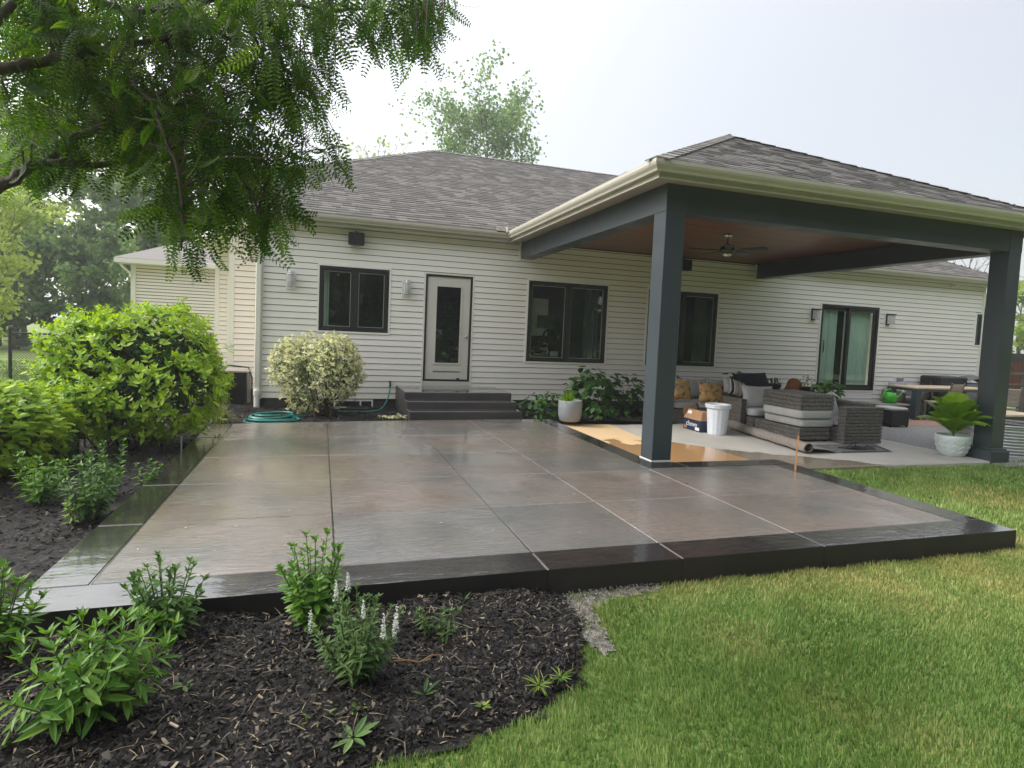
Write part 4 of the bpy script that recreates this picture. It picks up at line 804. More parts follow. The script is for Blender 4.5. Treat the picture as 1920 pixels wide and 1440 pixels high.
# shrubs ------------------------------------------------------------
def shrub(name, label, c, rad, n_sh, ln, wd, mat, mat_in, seed, base=None, n_stem=14, per=7, cat='bush', lobes=6, T=T_LEAF, inner=.4, group=None, gaps=0.):
    r = np.random.default_rng(seed); c = np.array(c, float); rad = np.array(rad, float); base = np.array(base if base is not None else (c[0], c[1], -.1), float)
    t = thing(name, label, cat, tuple(base), group=group)
    lob = [(r.normal(size=3)*[1,1,.6], r.uniform(.4, .6)) for _ in range(lobes)]; L_ = [(norm(a)*r.uniform(.38, .58), b) for a, b in lob]+[(np.zeros(3), .72)]
    P, D = [], []
    while len(P) < n_sh:
        a, b = L_[r.integers(len(L_))]; d = norm(r.normal(size=3)+[0,0,.35]); p = a+d*b*(r.uniform(.86, 1.04)+(r.random() < .16)*r.uniform(.04, .2)+.07*math.sin(9*d[0]+5*d[2])+.06*math.sin(11*d[1]-4*d[2]))
        if sum(np.linalg.norm(p-a2) < b2*.86 for a2, b2 in L_) > 0: continue
        if p[2] < -.98: continue
        P.append(c+p*rad); D.append(norm(d*.8+np.array([0,0,.75])+r.normal(0, .25, 3)))
    P, D = np.array(P), np.array(D); tt, dd, uu, l_, w_ = [], [], [], [], []
    for k in range(per):
        a = k*2.4+r.random(len(P)); e1 = norm(np.cross(D, r.normal(size=3))); e2 = np.cross(D, e1); side = np.cos(a)[:,None]*e1+np.sin(a)[:,None]*e2; f = k/per
        tt.append(P-D*(.07*f)[None] if False else P-D*(ln*.8*f)); dd.append(norm(side+D*(.9-.75*f))); uu.append(D+r.normal(0, .2, P.shape)); s_ = r.uniform(.55, 1.25, len(P))*(.6+.5*f); l_.append(ln*s_); w_.append(wd*s_)
    leaves_obj('crown', T, np.concatenate(tt)-base, np.concatenate(dd), np.concatenate(uu), np.concatenate(l_), np.concatenate(w_), mat, t)
    n = int(n_sh*per*inner); d = rdir(n); Q = []
    for i in range(n): a, b = L_[r.integers(len(L_))]; Q.append(c+(a+d[i]*b*r.uniform(.3, .9))*rad)
    Q = np.array(Q); Q = Q[Q[:,2] > base[2]+.15]; n = len(Q)
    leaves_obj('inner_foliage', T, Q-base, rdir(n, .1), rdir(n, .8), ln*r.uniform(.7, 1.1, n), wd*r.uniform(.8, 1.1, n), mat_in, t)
    for k in range(n_stem):
        j = r.integers(len(P)); p0 = np.array([r.normal(0, .08)*rad[0]*2, r.normal(0, .08)*rad[1]*2, 0]); p1 = (P[j]-base)*.97; m_ = p0*.4+p1*.6; m_[2] = p1[2]*.45; m_[:2] = p0[:2]+(p1[:2]-p0[:2])*.35
        m = MB(); m.tube([(1-x)**2*p0+2*x*(1-x)*m_+x*x*p1 for x in np.linspace(0, 1, 7)], [.016,.014,.012,.010,.008,.006,.004], 6); m.obj('stem', MT['stem_brown'], t)
    return t
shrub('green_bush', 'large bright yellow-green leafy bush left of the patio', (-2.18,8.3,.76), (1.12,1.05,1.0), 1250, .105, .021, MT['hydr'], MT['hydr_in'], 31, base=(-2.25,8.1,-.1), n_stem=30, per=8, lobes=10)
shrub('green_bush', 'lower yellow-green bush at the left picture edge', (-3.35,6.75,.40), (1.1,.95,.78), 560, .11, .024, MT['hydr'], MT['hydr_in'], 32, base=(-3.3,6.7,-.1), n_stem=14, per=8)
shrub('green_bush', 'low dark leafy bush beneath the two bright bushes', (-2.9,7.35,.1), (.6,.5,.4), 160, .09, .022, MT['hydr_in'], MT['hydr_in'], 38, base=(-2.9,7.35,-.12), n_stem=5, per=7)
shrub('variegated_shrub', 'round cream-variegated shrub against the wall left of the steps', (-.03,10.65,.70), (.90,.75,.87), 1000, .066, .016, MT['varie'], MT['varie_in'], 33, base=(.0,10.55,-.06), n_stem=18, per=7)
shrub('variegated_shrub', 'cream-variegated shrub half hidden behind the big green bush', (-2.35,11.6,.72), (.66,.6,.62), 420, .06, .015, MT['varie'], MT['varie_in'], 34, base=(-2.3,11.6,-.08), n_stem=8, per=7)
# ornamental grass clump
def clump(label, base, n, ln, wd, mat, seed, name='grass_clump', cat='grass clump'):
    r = np.random.default_rng(seed); t = thing(name, label, cat, tuple(base)); V, Fa, rr = [], [], []; 
    for i in range(n):
        a = r.uniform(0, 6.283); q = r.random()**.6; L_ = ln*r.uniform(.6, 1.1); d = np.array([math.cos(a), math.sin(a)]); sd = np.array([-d[1], d[0], 0]); k0 = len(V)
        for x in np.linspace(0, 1, 6):
            rad_ = (.04+q*.75*x)*L_*(1 if x < .9 else 1); zz = L_*(x*(1.05-.5*q)-q*.75*x*x*x); p = np.array([d[0]*rad_, d[1]*rad_, max(zz, .0)]); ww = wd*(1-.85*x); V += [p-sd*ww, p+sd*ww]
        for s_ in range(5): Fa.append((k0+2*s_, k0+2*s_+1, k0+2*s_+3, k0+2*s_+2)); rr.append(r.random())
    link('blades', npmesh('blades', V, Fa, mat, rr), t, kind='stuff'); return t
clump('arching green and straw-coloured grass clump beside the hose coil', (-1.42,9.95,-.06), 420, .42, .005, MT['ograss'], 41)
# broad-leaved plants right of the steps
def broad(label, c, rad, n, ln, seed, mat=None, name='broadleaf_plant', cat='plant', limit=120, stems=6):
    r = np.random.default_rng(seed); t = thing(name, label, cat, (c[0], c[1], -.05)); d = norm(r.normal(size=(n,3))+[0,-.3,.4]); P = np.array(c)+d*np.array(rad)*r.uniform(.55, 1, (n,1)); P[:,2] = np.maximum(P[:,2], .03)
    D = norm(d*[1,1,.2]+r.normal(0, .35, (n,3))-[0,0,.35]); leaf_objs('leaf', T_BROAD, P, D, norm(d*.7+[0,-.25,.8]), ln*r.uniform(.6, 1.1, n), ln*.38*r.uniform(.7, 1.1, n), mat or MT['hosta'], t, limit)
    for k in range(stems):
        p1 = P[r.integers(n)]-np.array([c[0], c[1], -.05]); m = MB(); m.tube([(0,0,0), (p1[0]*.4, p1[1]*.4, p1[2]*.6), tuple(p1)], [.009,.007,.004], 5); m.obj('stem', MT['stem'], t)
broad('tall broad-leaved dark green plant below the middle window', (5.15,10.75,.35), (.62,.5,.62), 190, .19, 51, limit=190)
broad('broad-leaved dark green plant beside the porch post', (5.95,10.9,.28), (.45,.4,.5), 90, .18, 52, limit=90)
broad('low leafy green groundcover plant right of the steps', (3.95,10.35,.10), (.52,.4,.34), 170, .10, 53, limit=100)
broad('low leafy plant creeping onto the porch slab edge behind the post', (5.1,10.05,.05), (.5,.2,.18), 50, .12, 54, limit=50)
broad('small pale cuttings lying before the steps near the hose', (1.15,9.98,-.04), (.26,.12,.08), 36, .07, 55, MT['varie'], 'leaf_cuttings', 'cuttings', 36, 0)
broad('small reddish plant between the big bush and the grass clump', (-1.9,9.75,.04), (.3,.22,.2), 70, .07, 56, MT['weed'], 'small_plant', 'plant', 40, 3)
# ------------------------------------------------------------------ trees
def tree(name, label, loc, h, cr, cb, nleaf, ls, mat, seed, bark='bark_grey', n_limb=14, r0=.16, group=None, sub=5, spread=.5, dead=False, flat=1., lean=0., low=False):
    r = np.random.default_rng(seed); t = thing(name, label, 'tree', tuple(loc), group=group)
    hs = np.linspace(0, 1, 9); wob = np.cumsum(r.normal(0, .012*h, (9,2)), 0); wob[0] = 0; tr = np.stack([wob[:,0]+lean*hs*h, wob[:,1], hs*h*.93], -1)
    m = MB(); m.tube(tr, [r0*(1.25-1.1*x) for x in hs], 9); m.obj('trunk', MT[bark], t, True)
    br = MB(); tips = []
    for i in range(n_limb):
        f = cb+(0.98-cb)*(i+r.random())/n_limb; k = min(int(f*8), 7); p0 = tr[k]+(tr[k+1]-tr[k])*(f*8-k); a = i*2.4+r.normal(0, .4); prof = math.sin(math.pi*min(1, max(.12, (1-f)/(1-cb)*.85+.12)))**.7
        prof = max(prof, .8) if low and f < .6 else prof; L_ = cr*prof*r.uniform(.75, 1.1); d = norm(np.array([math.cos(a), math.sin(a), spread+.5*f])); p1 = p0+d*L_; pmid = (p0+p1)/2+np.array([0,0,-.06*L_]); rb = r0*(1.1-f)*.5+.01
        br.tube([p0, pmid, p1], [rb, rb*.65, rb*.25], 6)
        for s_ in range(sub):
            x = r.uniform(.3, 1); q0 = p0*(1-x)+p1*x; q1 = q0+norm(d*.6+r.normal(0, .7, 3)+[0,0,.25])*L_*r.uniform(.25, .5); br.tube([q0, (q0+q1)/2+r.normal(0, .05, 3), q1], [rb*.35, rb*.25, .006], 5); tips += [(q0, q1), (q0*.5+q1*.5, q1+norm(r.normal(size=3))*L_*.15)]
            if dead:
                for _ in range(3): q2 = q1+norm(q1-q0+r.normal(0, .4, 3))*L_*.25; br.tube([q1*.6+q0*.4, q2], [rb*.2, .005], 4)
    br.obj('branches', MT[bark], t)
    if nleaf:
        tp = [tips[i] for i in r.integers(len(tips), size=nleaf)]; A = np.array([a for a, b in tp]); B = np.array([b for a, b in tp]); x = r.uniform(.1, 1.1, (nleaf,1)); P = A+(B-A)*x+r.normal(0, cr*.055, (nleaf,3)); P[:,2] = np.maximum(P[:,2], .3)
        cl = (np.sin(P[:,0]*2.3+seed)+np.sin(P[:,1]*2.1)+np.sin(P[:,2]*2.7))*.12+.35+r.random(nleaf)*.4
        leaves_obj('crown', T_KITE, P, rdir(nleaf, -.2), rdir(nleaf, .7), ls*r.uniform(.6, 1.2, nleaf), ls*.42*r.uniform(.7, 1.2, nleaf), mat, t, np.clip(cl, 0, 1))
    return t
FB = 'trees at the edge of the lawn behind the house'
fl_ = [(-14.5,34,11,3.4,.22,'forest',61,'tall grey-trunked forest tree behind the lawn, its bare trunk showing'),(-19.5,33,8,3.2,.08,'forest',62,'dense green forest tree left of the grey trunk'),(-10.6,36,8.5,3.0,.1,'forest',63,'green forest tree right of the grey trunk'),
       (-23,38,13,4,.15,'forest',64,'tall forest tree behind at the left picture edge'),(-16.5,42,14,4,.2,'forest_lt',65,'pale tall tree far behind the grey trunk'),(-9,44,13,3.6,.2,'forest',66,'forest tree above the far wing roof'),(-12.7,31.5,4.6,2.4,.04,'forest',67,'low round forest tree below the grey trunk'),
       (-8.6,37,6.5,2.8,.05,'forest',68,'low tree right beside the far wing corner'),(-16.8,30.5,4.2,2.4,.04,'forest',69,'low dark tree at the forest edge left'),(-21,29.5,4.4,2.6,.04,'forest',90,'low round tree at the forest edge next to the picture edge'),(-9.9,32,4.4,2.5,.04,'forest',91,'low round tree just left of the far wing wall'),(-19,46,12,4.2,.1,'forest_lt',92,'pale hazy tree deep in the forest left of the grey trunk'),(-12.2,47,12,4.2,.1,'forest_lt',93,'pale hazy tree deep in the forest right of the grey trunk')]
for x, y, h, cr_, cb, mt, sd, lb in fl_: tree('forest_tree', lb, (x,y,-.2), h, cr_, cb, int(7500*(cr_/3.2)**2), .26, MT[mt], sd, r0=.22 if sd == 61 else .14, n_limb=18)
tree('young_tree', 'bright yellow-green young tree at the left picture edge behind the fence', (-9.1,19.5,-.2), 4.4, 2.3, .06, 6500, .15, MT['forest_lt'], 70, r0=.08, n_limb=20)
p = od(905,300,42); tree('tall_airy_tree', 'tall airy pale green tree rising behind the main roof', (p[0],p[1],-.2), 16.0, 5.8, .5, 11000, .25, MT['forest'], 71, n_limb=24, r0=.26, spread=.95, sub=8)
p = od(705,330,44); tree('bare_tree', 'thin bare tree crown low behind the left part of the roof', (p[0],p[1],-.2), 14.6, 4.5, .6, 350, .3, MT['forest_lt'], 72, n_limb=16, r0=.12, dead=True)
p = od(1825,480,50); tree('bare_tree', 'thin bare tree beyond the right end of the roof', (p[0],p[1],-.2), 11.5, 4, .3, 0, .3, MT['forest_lt'], 73, n_limb=16, r0=.14, dead=True, spread=1.2)
p = od(1915,600,34); tree('forest_tree', 'leafy green tree beyond the red fence at the right picture edge', (p[0],p[1],-.2), 5.2, 3, .08, 3500, .32, MT['forest_lt'], 74, r0=.12)
BL = ['left of all', 'mirrored in the left window', 'mirrored beside the left window', 'mirrored in the door glass', 'mirrored in the middle window', 'mirrored right of the middle window', 'mirrored in the right window', 'mirrored in the sliding door', 'second from the right end', 'third from the right end', 'mirrored at the sliding door edge', 'right of all']
for k in range(12):
    tree('garden_tree', 'dense garden tree in the row behind the viewer, '+BL[k], (-13+k*4.6+random.uniform(-.8,.8), -8-random.uniform(0,3), -.2), random.uniform(9.5,12), 3.9, .03, 8500, .62, MT['hydr_in'], 80+k, n_limb=26, r0=.2, low=True)
def hedge():  # unseen hedge added to keep bright lawn out of the window reflections
    r = np.random.default_rng(9); t = thing('added_hedge', 'added leafy hedge behind the viewer, darkening the reflections in the window panes', 'hedge', (0,-5.2,-.2)); n = 15000
    P = np.stack([r.uniform(-22, 44, n), r.normal(0, .32, n), r.uniform(.02, 1, n)**.8*2.6+.25*np.sin(r.uniform(0, 60, n))], -1); P[:,2] = np.clip(P[:,2], .02, 3)
    leaves_obj('crown', T_KITE, P, rdir(n), rdir(n, .3), r.uniform(.2, .42, n), r.uniform(.09, .17, n), MT['hydr_in'], t)
    for k in range(22): m = MB(); m.tube([(-21+k*3,0,0),(-21+k*3+r.normal(0,.1),0,1.0),(-21+k*3+r.normal(0,.2),r.normal(0,.1),2.0)], [.05,.035,.015], 6); m.obj('stem', MT['stem_brown'], t)
hedge()
# ------------------------------------------------------------------ honey locust over the upper left
def locust():
    r = np.random.default_rng(5); base = np.array([-2.7,1.7,-.15]); t = thing('honey_locust', 'honey locust tree reaching in from the upper left with feathery dark leaves', 'tree', tuple(base))
    fork = np.array([-2.5,1.85,1.75]); m = MB(); m.tube([base-base, np.array([.04,.03,1.0]), fork-base], [.14,.11,.10], 12); m.obj('trunk', MT['bark'], t, True)
    def br(pts, r0_, r1_):
        pts = [np.array(p) for p in pts]; n = len(pts); m = MB(); fine = []
        for i in range(n-1):
            for x in np.linspace(0, 1, 4, endpoint=False): fine.append(pts[i]*(1-x)+pts[i+1]*x+r.normal(0, .006, 3))
        fine.append(pts[-1]); m.tube([p-base for p in fine], np.linspace(r0_, r1_, len(fine)), 8); m.obj('branch', MT['bark'], t, True); return fine
    A = []
    A += br([fork, od(-220,440,2.3), od(-60,385,2.35), od(0,352,2.4), od(36,327,2.45), od(84,302,2.5), od(146,256,2.6), od(190,236,2.7), od(280,215,2.9), od(370,200,3.0)],   .036, .007)
    A += br([od(84,302,2.5), od(150,310,2.55), od(250,303,2.6), od(340,298,2.7), od(430,300,2.8), od(520,320,2.8)], .018, .004)
    A += br([fork, od(-260,240,2.2), od(-80,150,2.25), od(0,131,2.3), od(47,118,2.35), od(120,105,2.4), od(204,91,2.5), od(273,80,2.55), od(328,69,2.6), od(380,50,2.7), od(470,90,2.75), od(560,150,2.8)], .028, .005)
    A += br([od(-80,150,2.25), od(60,-60,2.4), od(175,0,2.55), od(255,22,2.6), od(330,15,2.7), od(450,-10,2.75), od(600,20,2.8), od(700,15,2.85), od(770,25,2.9), od(830,45,2.95)], .018, .003)
    A += br([fork, od(-250,-100,2.0), od(60,-200,2.2), od(300,-200,2.4), od(520,-140,2.6), od(700,-80,2.7), od(840,-30,2.8)], .03, .006)
    A += br([od(204,91,2.5), od(280,190,2.4), od(330,300,2.35), od(345,400,2.4), od(340,470,2.4)], .012, .003)
    A += br([od(370,200,3.0), od(440,300,2.8), od(480,380,2.7), od(500,430,2.7)], .012, .003)
    A = np.array(A)
    polys = [([(0,-60),(650,-60),(640,90),(625,190),(600,250),(560,290),(470,300),(330,290),(150,275),(0,285)], 450), ([(0,285),(170,285),(120,320),(60,330),(0,325)], 14), ([(230,290),(560,290),(530,390),(510,430),(440,430),(360,445),(310,420),(270,370)], 80),
             ([(640,-60),(870,-60),(820,60),(770,110),(690,105)], 62), ([(560,300),(650,270),(640,300)], 6), ([(0,-60),(620,-60),(620,230),(0,250)], 180), ([(430,370),(555,370),(565,430),(450,440)], 13), ([(300,440),(400,440),(350,470)], 6)]
    segs = []
    for poly, n in polys:
        Q = np.array(poly, float); k = 0
        while k < n:
            u = r.uniform(Q[:,0].min(), Q[:,0].max()); v = r.uniform(Q[:,1].min(), Q[:,1].max())
            if not inpoly(poly, np.array([u]), np.array([v]))[0]: continue
            p1 = od(u, v, r.uniform(2.3, 3.5)); j = np.argsort(np.linalg.norm(A-p1, axis=1))[r.integers(3)]; p0 = A[j]; d = p1-p0; ln_ = np.linalg.norm(d)
            if ln_ > .55: p0 = p1-d/ln_*r.uniform(.3, .5)
            segs.append((p0, p1)); k += 1
    tw = MB(); LP, LD, LU, LL = [], [], [], []
    for p0, p1 in segs:
        mid = (p0+p1)/2+np.array([0,0,.04]); tw.tube([p0-base, mid-base, p1-base], [.004,.003,.0015], 4, False); ax = norm(p1-p0)
        for x in np.linspace(.3, 1, 5):
            p = p0*(1-x)+p1*x; side = norm(r.normal(size=3)); d = norm(ax*.55+side*.55+np.array([.05,0,-.75])); LP.append(p); LD.append(d); LU.append(norm(np.cross(d, r.normal(size=3))+np.array([0,0,.3]))); LL.append(r.uniform(.11, .225))
    tw.obj('twigs', MT['bark'], t, kind='stuff')
    # pinnate leaf template: curved rachis with paired leaflets
    V, Fq = [], []; n = 11
    def rach(x): return np.array([x-.06*x**3, 0, -.34*x*x])
    for i in range(n):
        x = .12+.86*i/(n-1); sz = math.sin(math.pi*(.18+.72*i/(n-1)))**.6
        for sg in (-1, 1):
            o = rach(x); L_ = .165*sz; d = np.array([.38, sg*.93, -.10]); pr = np.array([.93, -sg*.38, 0])*.026; k = len(V)
            V += [o, o+d*L_*.5-pr, o+d*L_+np.array([0,0,-.01]), o+d*L_*.5+pr]; Fq.append((k, k+1, k+2, k+3))
    for i in range(5):
        a, b = rach(i/5), rach((i+1)/5); k = len(V); w_ = np.array([0,.0045,0]); V += [a-w_, a+w_, b+w_, b-w_]; Fq.append((k, k+1, k+2, k+3))
    T = (np.array(V), np.array(Fq)); LP, LD, LU, LL = map(np.array, (LP, LD, LU, LL))
    leaf_objs('leaf', T, LP, LD, LU, LL, LL, MT['locust'], t, 300)
    pods = MB()
    for i in r.integers(len(LP), size=110):
        p = LP[i]-base; L_ = r.uniform(.03, .07); a = r.normal(0, .012, 3); pods.tube([p, p+a+[0,0,-L_*.5], p+a*1.5+[0,0,-L_]], [.003,.0045,.002], 5)
    pods.obj('catkins', MT['pod'], t, kind='stuff')
locust()
# ------------------------------------------------------------------ furniture helpers
def rbox(x0, x1, y0, y1, z0, z1, n=8, pw=5., puff=.0):
    """soft cushion: superellipsoid box"""
    c = np.array([(x0+x1)/2,(y0+y1)/2,(z0+z1)/2]); h = np.array([(x1-x0)/2,(y1-y0)/2,(z1-z0)/2]); m = MB(); NU, NV = 28, 14; P = []
    for j in range(NV+1):
        ph = -math.pi/2+math.pi*j/NV
        for i in range(NU):
            th = 2*math.pi*i/NU; f = lambda q: math.copysign(abs(q)**(2/pw), q); ez = f(math.sin(ph)) ; cx = f(math.cos(th))*abs(math.cos(ph))**(2/(pw*1.6)); cy = f(math.sin(th))*abs(math.cos(ph))**(2/(pw*1.6))
            P.append(c+h*np.array([cx, cy, ez]))
    fs = [(j*NU+i, j*NU+(i+1)%NU, (j+1)*NU+(i+1)%NU, (j+1)*NU+i) for j in range(NV) for i in range(NU)]
    m.add(P, fs); return m
def pillow(wd, ht, th):
    """upright throw pillow in its own frame: width along X, height along Z, thickness along Y, base at z = 0"""
    m = MB(); n = 13
    def fn(sgn):
        def g_(a, b):
            x, z = 2*a-1, 2*b-1; e = (1-abs(x)**3.2)*(1-abs(z)**3.2); pin = 1-.10*(1-abs(x)**2)*abs(z)**4; pix = 1-.10*(1-abs(z)**2)*abs(x)**4
            return (x*wd/2*pix, sgn*th/2*max(e, 0)**.55+.006*math.sin(9*x+4*z)*e, ht/2+z*ht/2*pin)
        return g_
    m.grid(fn(-1), n, n); k = len(m.f); m.grid(fn(1), n, n); m.f[k:] = [f[::-1] for f in m.f[k:]]; return m
def wicker(m, x0, x1, y0, y1, z0, z1, band=.062):
    """woven block: core plus raised horizontal bands on its sides"""
    m.box(x0+.014, x1-.014, y0+.014, y1-.014, z0, z1-.009); n = max(1, round((z1-z0)/band)); b = (z1-z0)/n
    for k in range(n): m.box(x0, x1, y0, y1, z0+k*b+.007, z0+(k+1)*b-.007, .006)
    return m
FL = SZ+.002
# ------------------------------------------------------------------ things on the porch
bn = MB(); bn.lathe([(.0,0),(.15,0),(.155,.02),(.19,.50)], 0, 0, 60, flute=.018, nf=30); t = thing('waste_bin', 'white ribbed plastic waste bin beside the cardboard box', 'bin', (6.61,8.78,FL)); bn.obj('body', MT['bin'], t)
rm = MB(); rm.lathe([(.178,.44),(.196,.49),(.215,.495),(.222,.515),(.21,.53),(.19,.525),(.18,.50),(.14,.02)], 0, 0, 40); rm.obj('rim', MT['bin'], t, True); bg = MB(); bg.lathe([(.224,.50),(.222,.47),(.208,.455)], 0, 0, 18); bg.obj('bag_edge', MT['bin'], t)
bx = thing('cardboard_box', 'open cardboard shipping box with navy printed sides beside the white bin', 'box', (6.38,8.93,FL), 0)
BW, BD, BH = .30, .52, .20
o_ = MB(); o_.box(0, BW, 0, .006, 0, BH); o_.box(0, .006, .006, BD, 0, BH); o_.box(BW-.006, BW, .006, BD, 0, BH); o_.box(.006, BW-.006, BD-.006, BD, 0, BH); o_.box(.006, BW-.006, .006, BD-.006, .0, .006); o_.obj('carton', MT['navy'], bx)
for pts in ([(0,0,BH),(0,BD,BH),(.07,BD-.05,BH+.17),(.07,.03,BH+.17)], [(0,0,BH),(BW,0,BH),(BW-.03,.02,BH+.14),(.05,.03,BH+.15)], [(0,BD,BH),(BW,BD,BH),(BW,BD+.04,BH+.2),(0,BD+.04,BH+.2)], [(BW,0,BH),(BW,BD,BH),(BW+.1,BD,BH+.12),(BW+.1,0,BH+.12)]):
    q = MB(); q.add(pts+[(x, y, z-.004) for x, y, z in pts], [(0,1,2,3),(7,6,5,4),(0,4,5,1),(1,5,6,2),(2,6,7,3),(3,7,4,0)]); q.obj('flap', MT['card'], bx)
def text(s_, size, mat, parent, loc, rot, name='lettering'):
    cu = bpy.data.curves.new(name, 'FONT'); cu.body = s_; cu.size = size; cu.extrude = .001; cu.align_x = 'CENTER'; cu.align_y = 'CENTER'; cu.materials.append(mat); o0 = bpy.data.objects.new('lettering_source', cu); me = bpy.data.meshes.new_from_object(o0); bpy.data.objects.remove(o0); o = bpy.data.objects.new(name, me); COL.objects.link(o); o.parent = parent; o.location = loc; o.rotation_euler = rot; return o
text('chewy', .13, MT['paper'], bx, (-.004, BD*.5, .115), (math.pi/2,0,-math.pi/2)); text('c', .12, MT['paper'], bx, (BW*.72, -.004, .11), (math.pi/2,0,0))
MB().box(-.004,-.001,.03,.15,.02,.075).obj('label_sticker', MT['paper'], bx); MB().box(-.004,-.001,.41,.50,.02,.07).obj('print_patch', MT['card'], bx)
lb = MB(); lb.add([(.018,.34,BH+.03),(.018,.47,BH+.03),(.052,.46,BH+.14),(.052,.34,BH+.14)], [(0,1,2,3)]); lb.obj('shipping_label', MT['paper'], bx)
# left sofa seen past the post
s1 = thing('wicker_sofa', 'grey wicker sofa behind the near post piled with floral pillows', 'sofa', (6.3,9.95,FL)); w_ = MB(); wicker(w_, 0, .16, 0, .8, 0, .56); w_.obj('arm', MT['wicker'], s1); w_ = MB(); wicker(w_, 2.0, 2.16, 0, .8, 0, .56); w_.obj('arm', MT['wicker'], s1)
w_ = MB(); wicker(w_, .165, 1.995, .04, .72, 0, .28); w_.obj('base', MT['wicker'], s1); w_ = MB(); wicker(w_, .165, 1.995, .725, .85, 0, .66); w_.obj('back', MT['wicker'], s1)
for k in range(3): rbox(.18+k*.605, .775+k*.605, .02, .70, .28, .42).obj('seat_cushion', MT['grey_fab'], s1, True); pillow(.60, .44, .2).obj('back_cushion', MT['grey_fab'], s1, True, loc=(.475+k*.605, .62, .40), rot=(-.15,0,0))
def pil(label, loc, wd, ht, th, rot, mat, name='throw_pillow', cat='pillow'):
    o = pillow(wd, ht, th).obj(name, mat, None, True, loc=loc, rot=rot); return tag(o, label, cat)
pil('orange floral pillow half hidden by the near post', (6.72,10.05,.32), .50, .42, .17, (-.3,0,.1), MT['floral']); pil('orange floral pillow beside the striped pillow', (7.33,9.95,.26), .58, .44, .18, (-.35,.12,-.1), MT['floral'])
pil('striped grey pillow with black white and brown bands', (7.72,9.75,.46), .52, .40, .16, (-.75,.28,-.2), MT['stripe']); pil('navy blue cushion heaped behind the striped pillow', (8.55,10.2,.50), .85, .42, .26, (-.5,-.05,0), MT['navy_fab'])
# armchair with grey pillow
a1 = thing('wicker_armchair', 'grey wicker armchair with big grey pillow between bin and cushion stack', 'armchair', (7.68,9.15,FL)); w_ = MB(); wicker(w_, .0, .74, .0, .72, 0, .24); w_.obj('base', MT['wicker'], a1); w_ = MB(); wicker(w_, .60, .74, -.02, .72, .245, .50); w_.obj('arm', MT['wicker'], a1); w_ = MB(); wicker(w_, .0, .74, .725, .83, 0, .62); w_.obj('back', MT['wicker'], a1); w_ = MB(); wicker(w_, -.13, -.01, .2, .83, 0, .56); w_.obj('arm', MT['wicker'], a1)
rbox(.01, .59, -.02, .70, .24, .39).obj('seat_cushion', MT['lgrey_fab'], a1, True); pillow(.74, .46, .2).obj('back_cushion', MT['lgrey_fab'], a1, True, loc=(.33,.26,.36), rot=(-.28,.03,0))
# low sofa base with stacked cushions and an upturned ottoman
b1_ = thing('wicker_chaise', 'low grey wicker sofa base in front carrying the stacked seat cushions', 'sofa', (7.62,7.95,FL)); w_ = MB(); wicker(w_, 0, .64, 0, 1.1, .03, .24); w_.obj('base', MT['wicker'], b1_)
for dx, dy in ((.05,.05),(.59,.05),(.05,1.05),(.59,1.05)): MB().box(dx-.025, dx+.025, dy-.025, dy+.025, 0, .03).obj('foot', MT['black'], b1_)
for k, (z0, off, lb_) in enumerate(((.243,.03,'lower pale grey seat cushion of the stack on the wicker base'), (.388,-.04,'upper pale grey seat cushion of the stack under the wicker ottoman'))):
    o = rbox(0, .72, 0, .95, 0, .142, pw=9.).obj('seat_cushion', MT['lgrey_fab'], None, True, loc=(7.62+off, 7.93+off*.5, FL+z0)); tag(o, lb_, 'cushion', 'stacked cushions')
ot = thing('wicker_ottoman', 'grey wicker ottoman block set on top of the cushion stack', 'ottoman', (7.60,7.94,FL+.533)); w_ = MB(); wicker(w_, 0, .70, 0, .92, 0, .27); w_.obj('body', MT['wicker'], ot)
# loveseat end panel at the right
l1 = thing('wicker_loveseat', 'grey wicker loveseat showing its woven end panel at the right of the porch', 'sofa', (8.32,7.71,FL)); w_ = MB(); wicker(w_, .0, .82, 0, .16, 0, .62, .058); w_.obj('arm', MT['wicker'], l1); w_ = MB(); wicker(w_, .02, .66, .165, 1.5, 0, .26); w_.obj('base', MT['wicker'], l1); w_ = MB(); wicker(w_, .67, .82, .165, 1.5, 0, .66); w_.obj('back', MT['wicker'], l1); w_ = MB(); wicker(w_, .0, .82, 1.505, 1.66, 0, .62); w_.obj('arm', MT['wicker'], l1)
pillow(.8, .52, .22).obj('back_cushion', MT['lgrey_fab'], l1, True, loc=(.30,.62,.27), rot=(-.3,-.1,.35)); rbox(.02,.66,.17,1.5,.26,.38).obj('seat_cushion', MT['lgrey_fab'], l1, True)
# pots behind
def pot(label, loc, r0, r1, h, mat, name='flower_pot', plant=None):
    t = thing(name, label, 'pot', loc); m = MB(); m.lathe([(r0*.96,0),(r0,.01),((r0+r1)/2*1.02,h*.5),(r1,h*.93),(r1*1.04,h*.94),(r1*1.04,h),(r1*.93,h),(r1*.9,h*.85)], 0, 0, 28, cap0=True); m.obj('body', mat, t, True); MB().lathe([(0,h*.86),(r1*.92,h*.86)], 0, 0, 20).obj('soil', MT['soil'], t); return t
tb_ = thing('potting_bench', 'low dark bench behind the sofas carrying the potted plants', 'bench', (8.4,10.7,FL)); MB().box(0,2.6,0,.5,.42,.46,.01).obj('top', MT['wicker'], tb_)
for dx, dy in ((.05,.05),(2.55,.05),(.05,.45),(2.55,.45)): MB().box(dx-.03,dx+.03,dy-.03,dy+.03,0,.42).obj('leg', MT['black'], tb_)
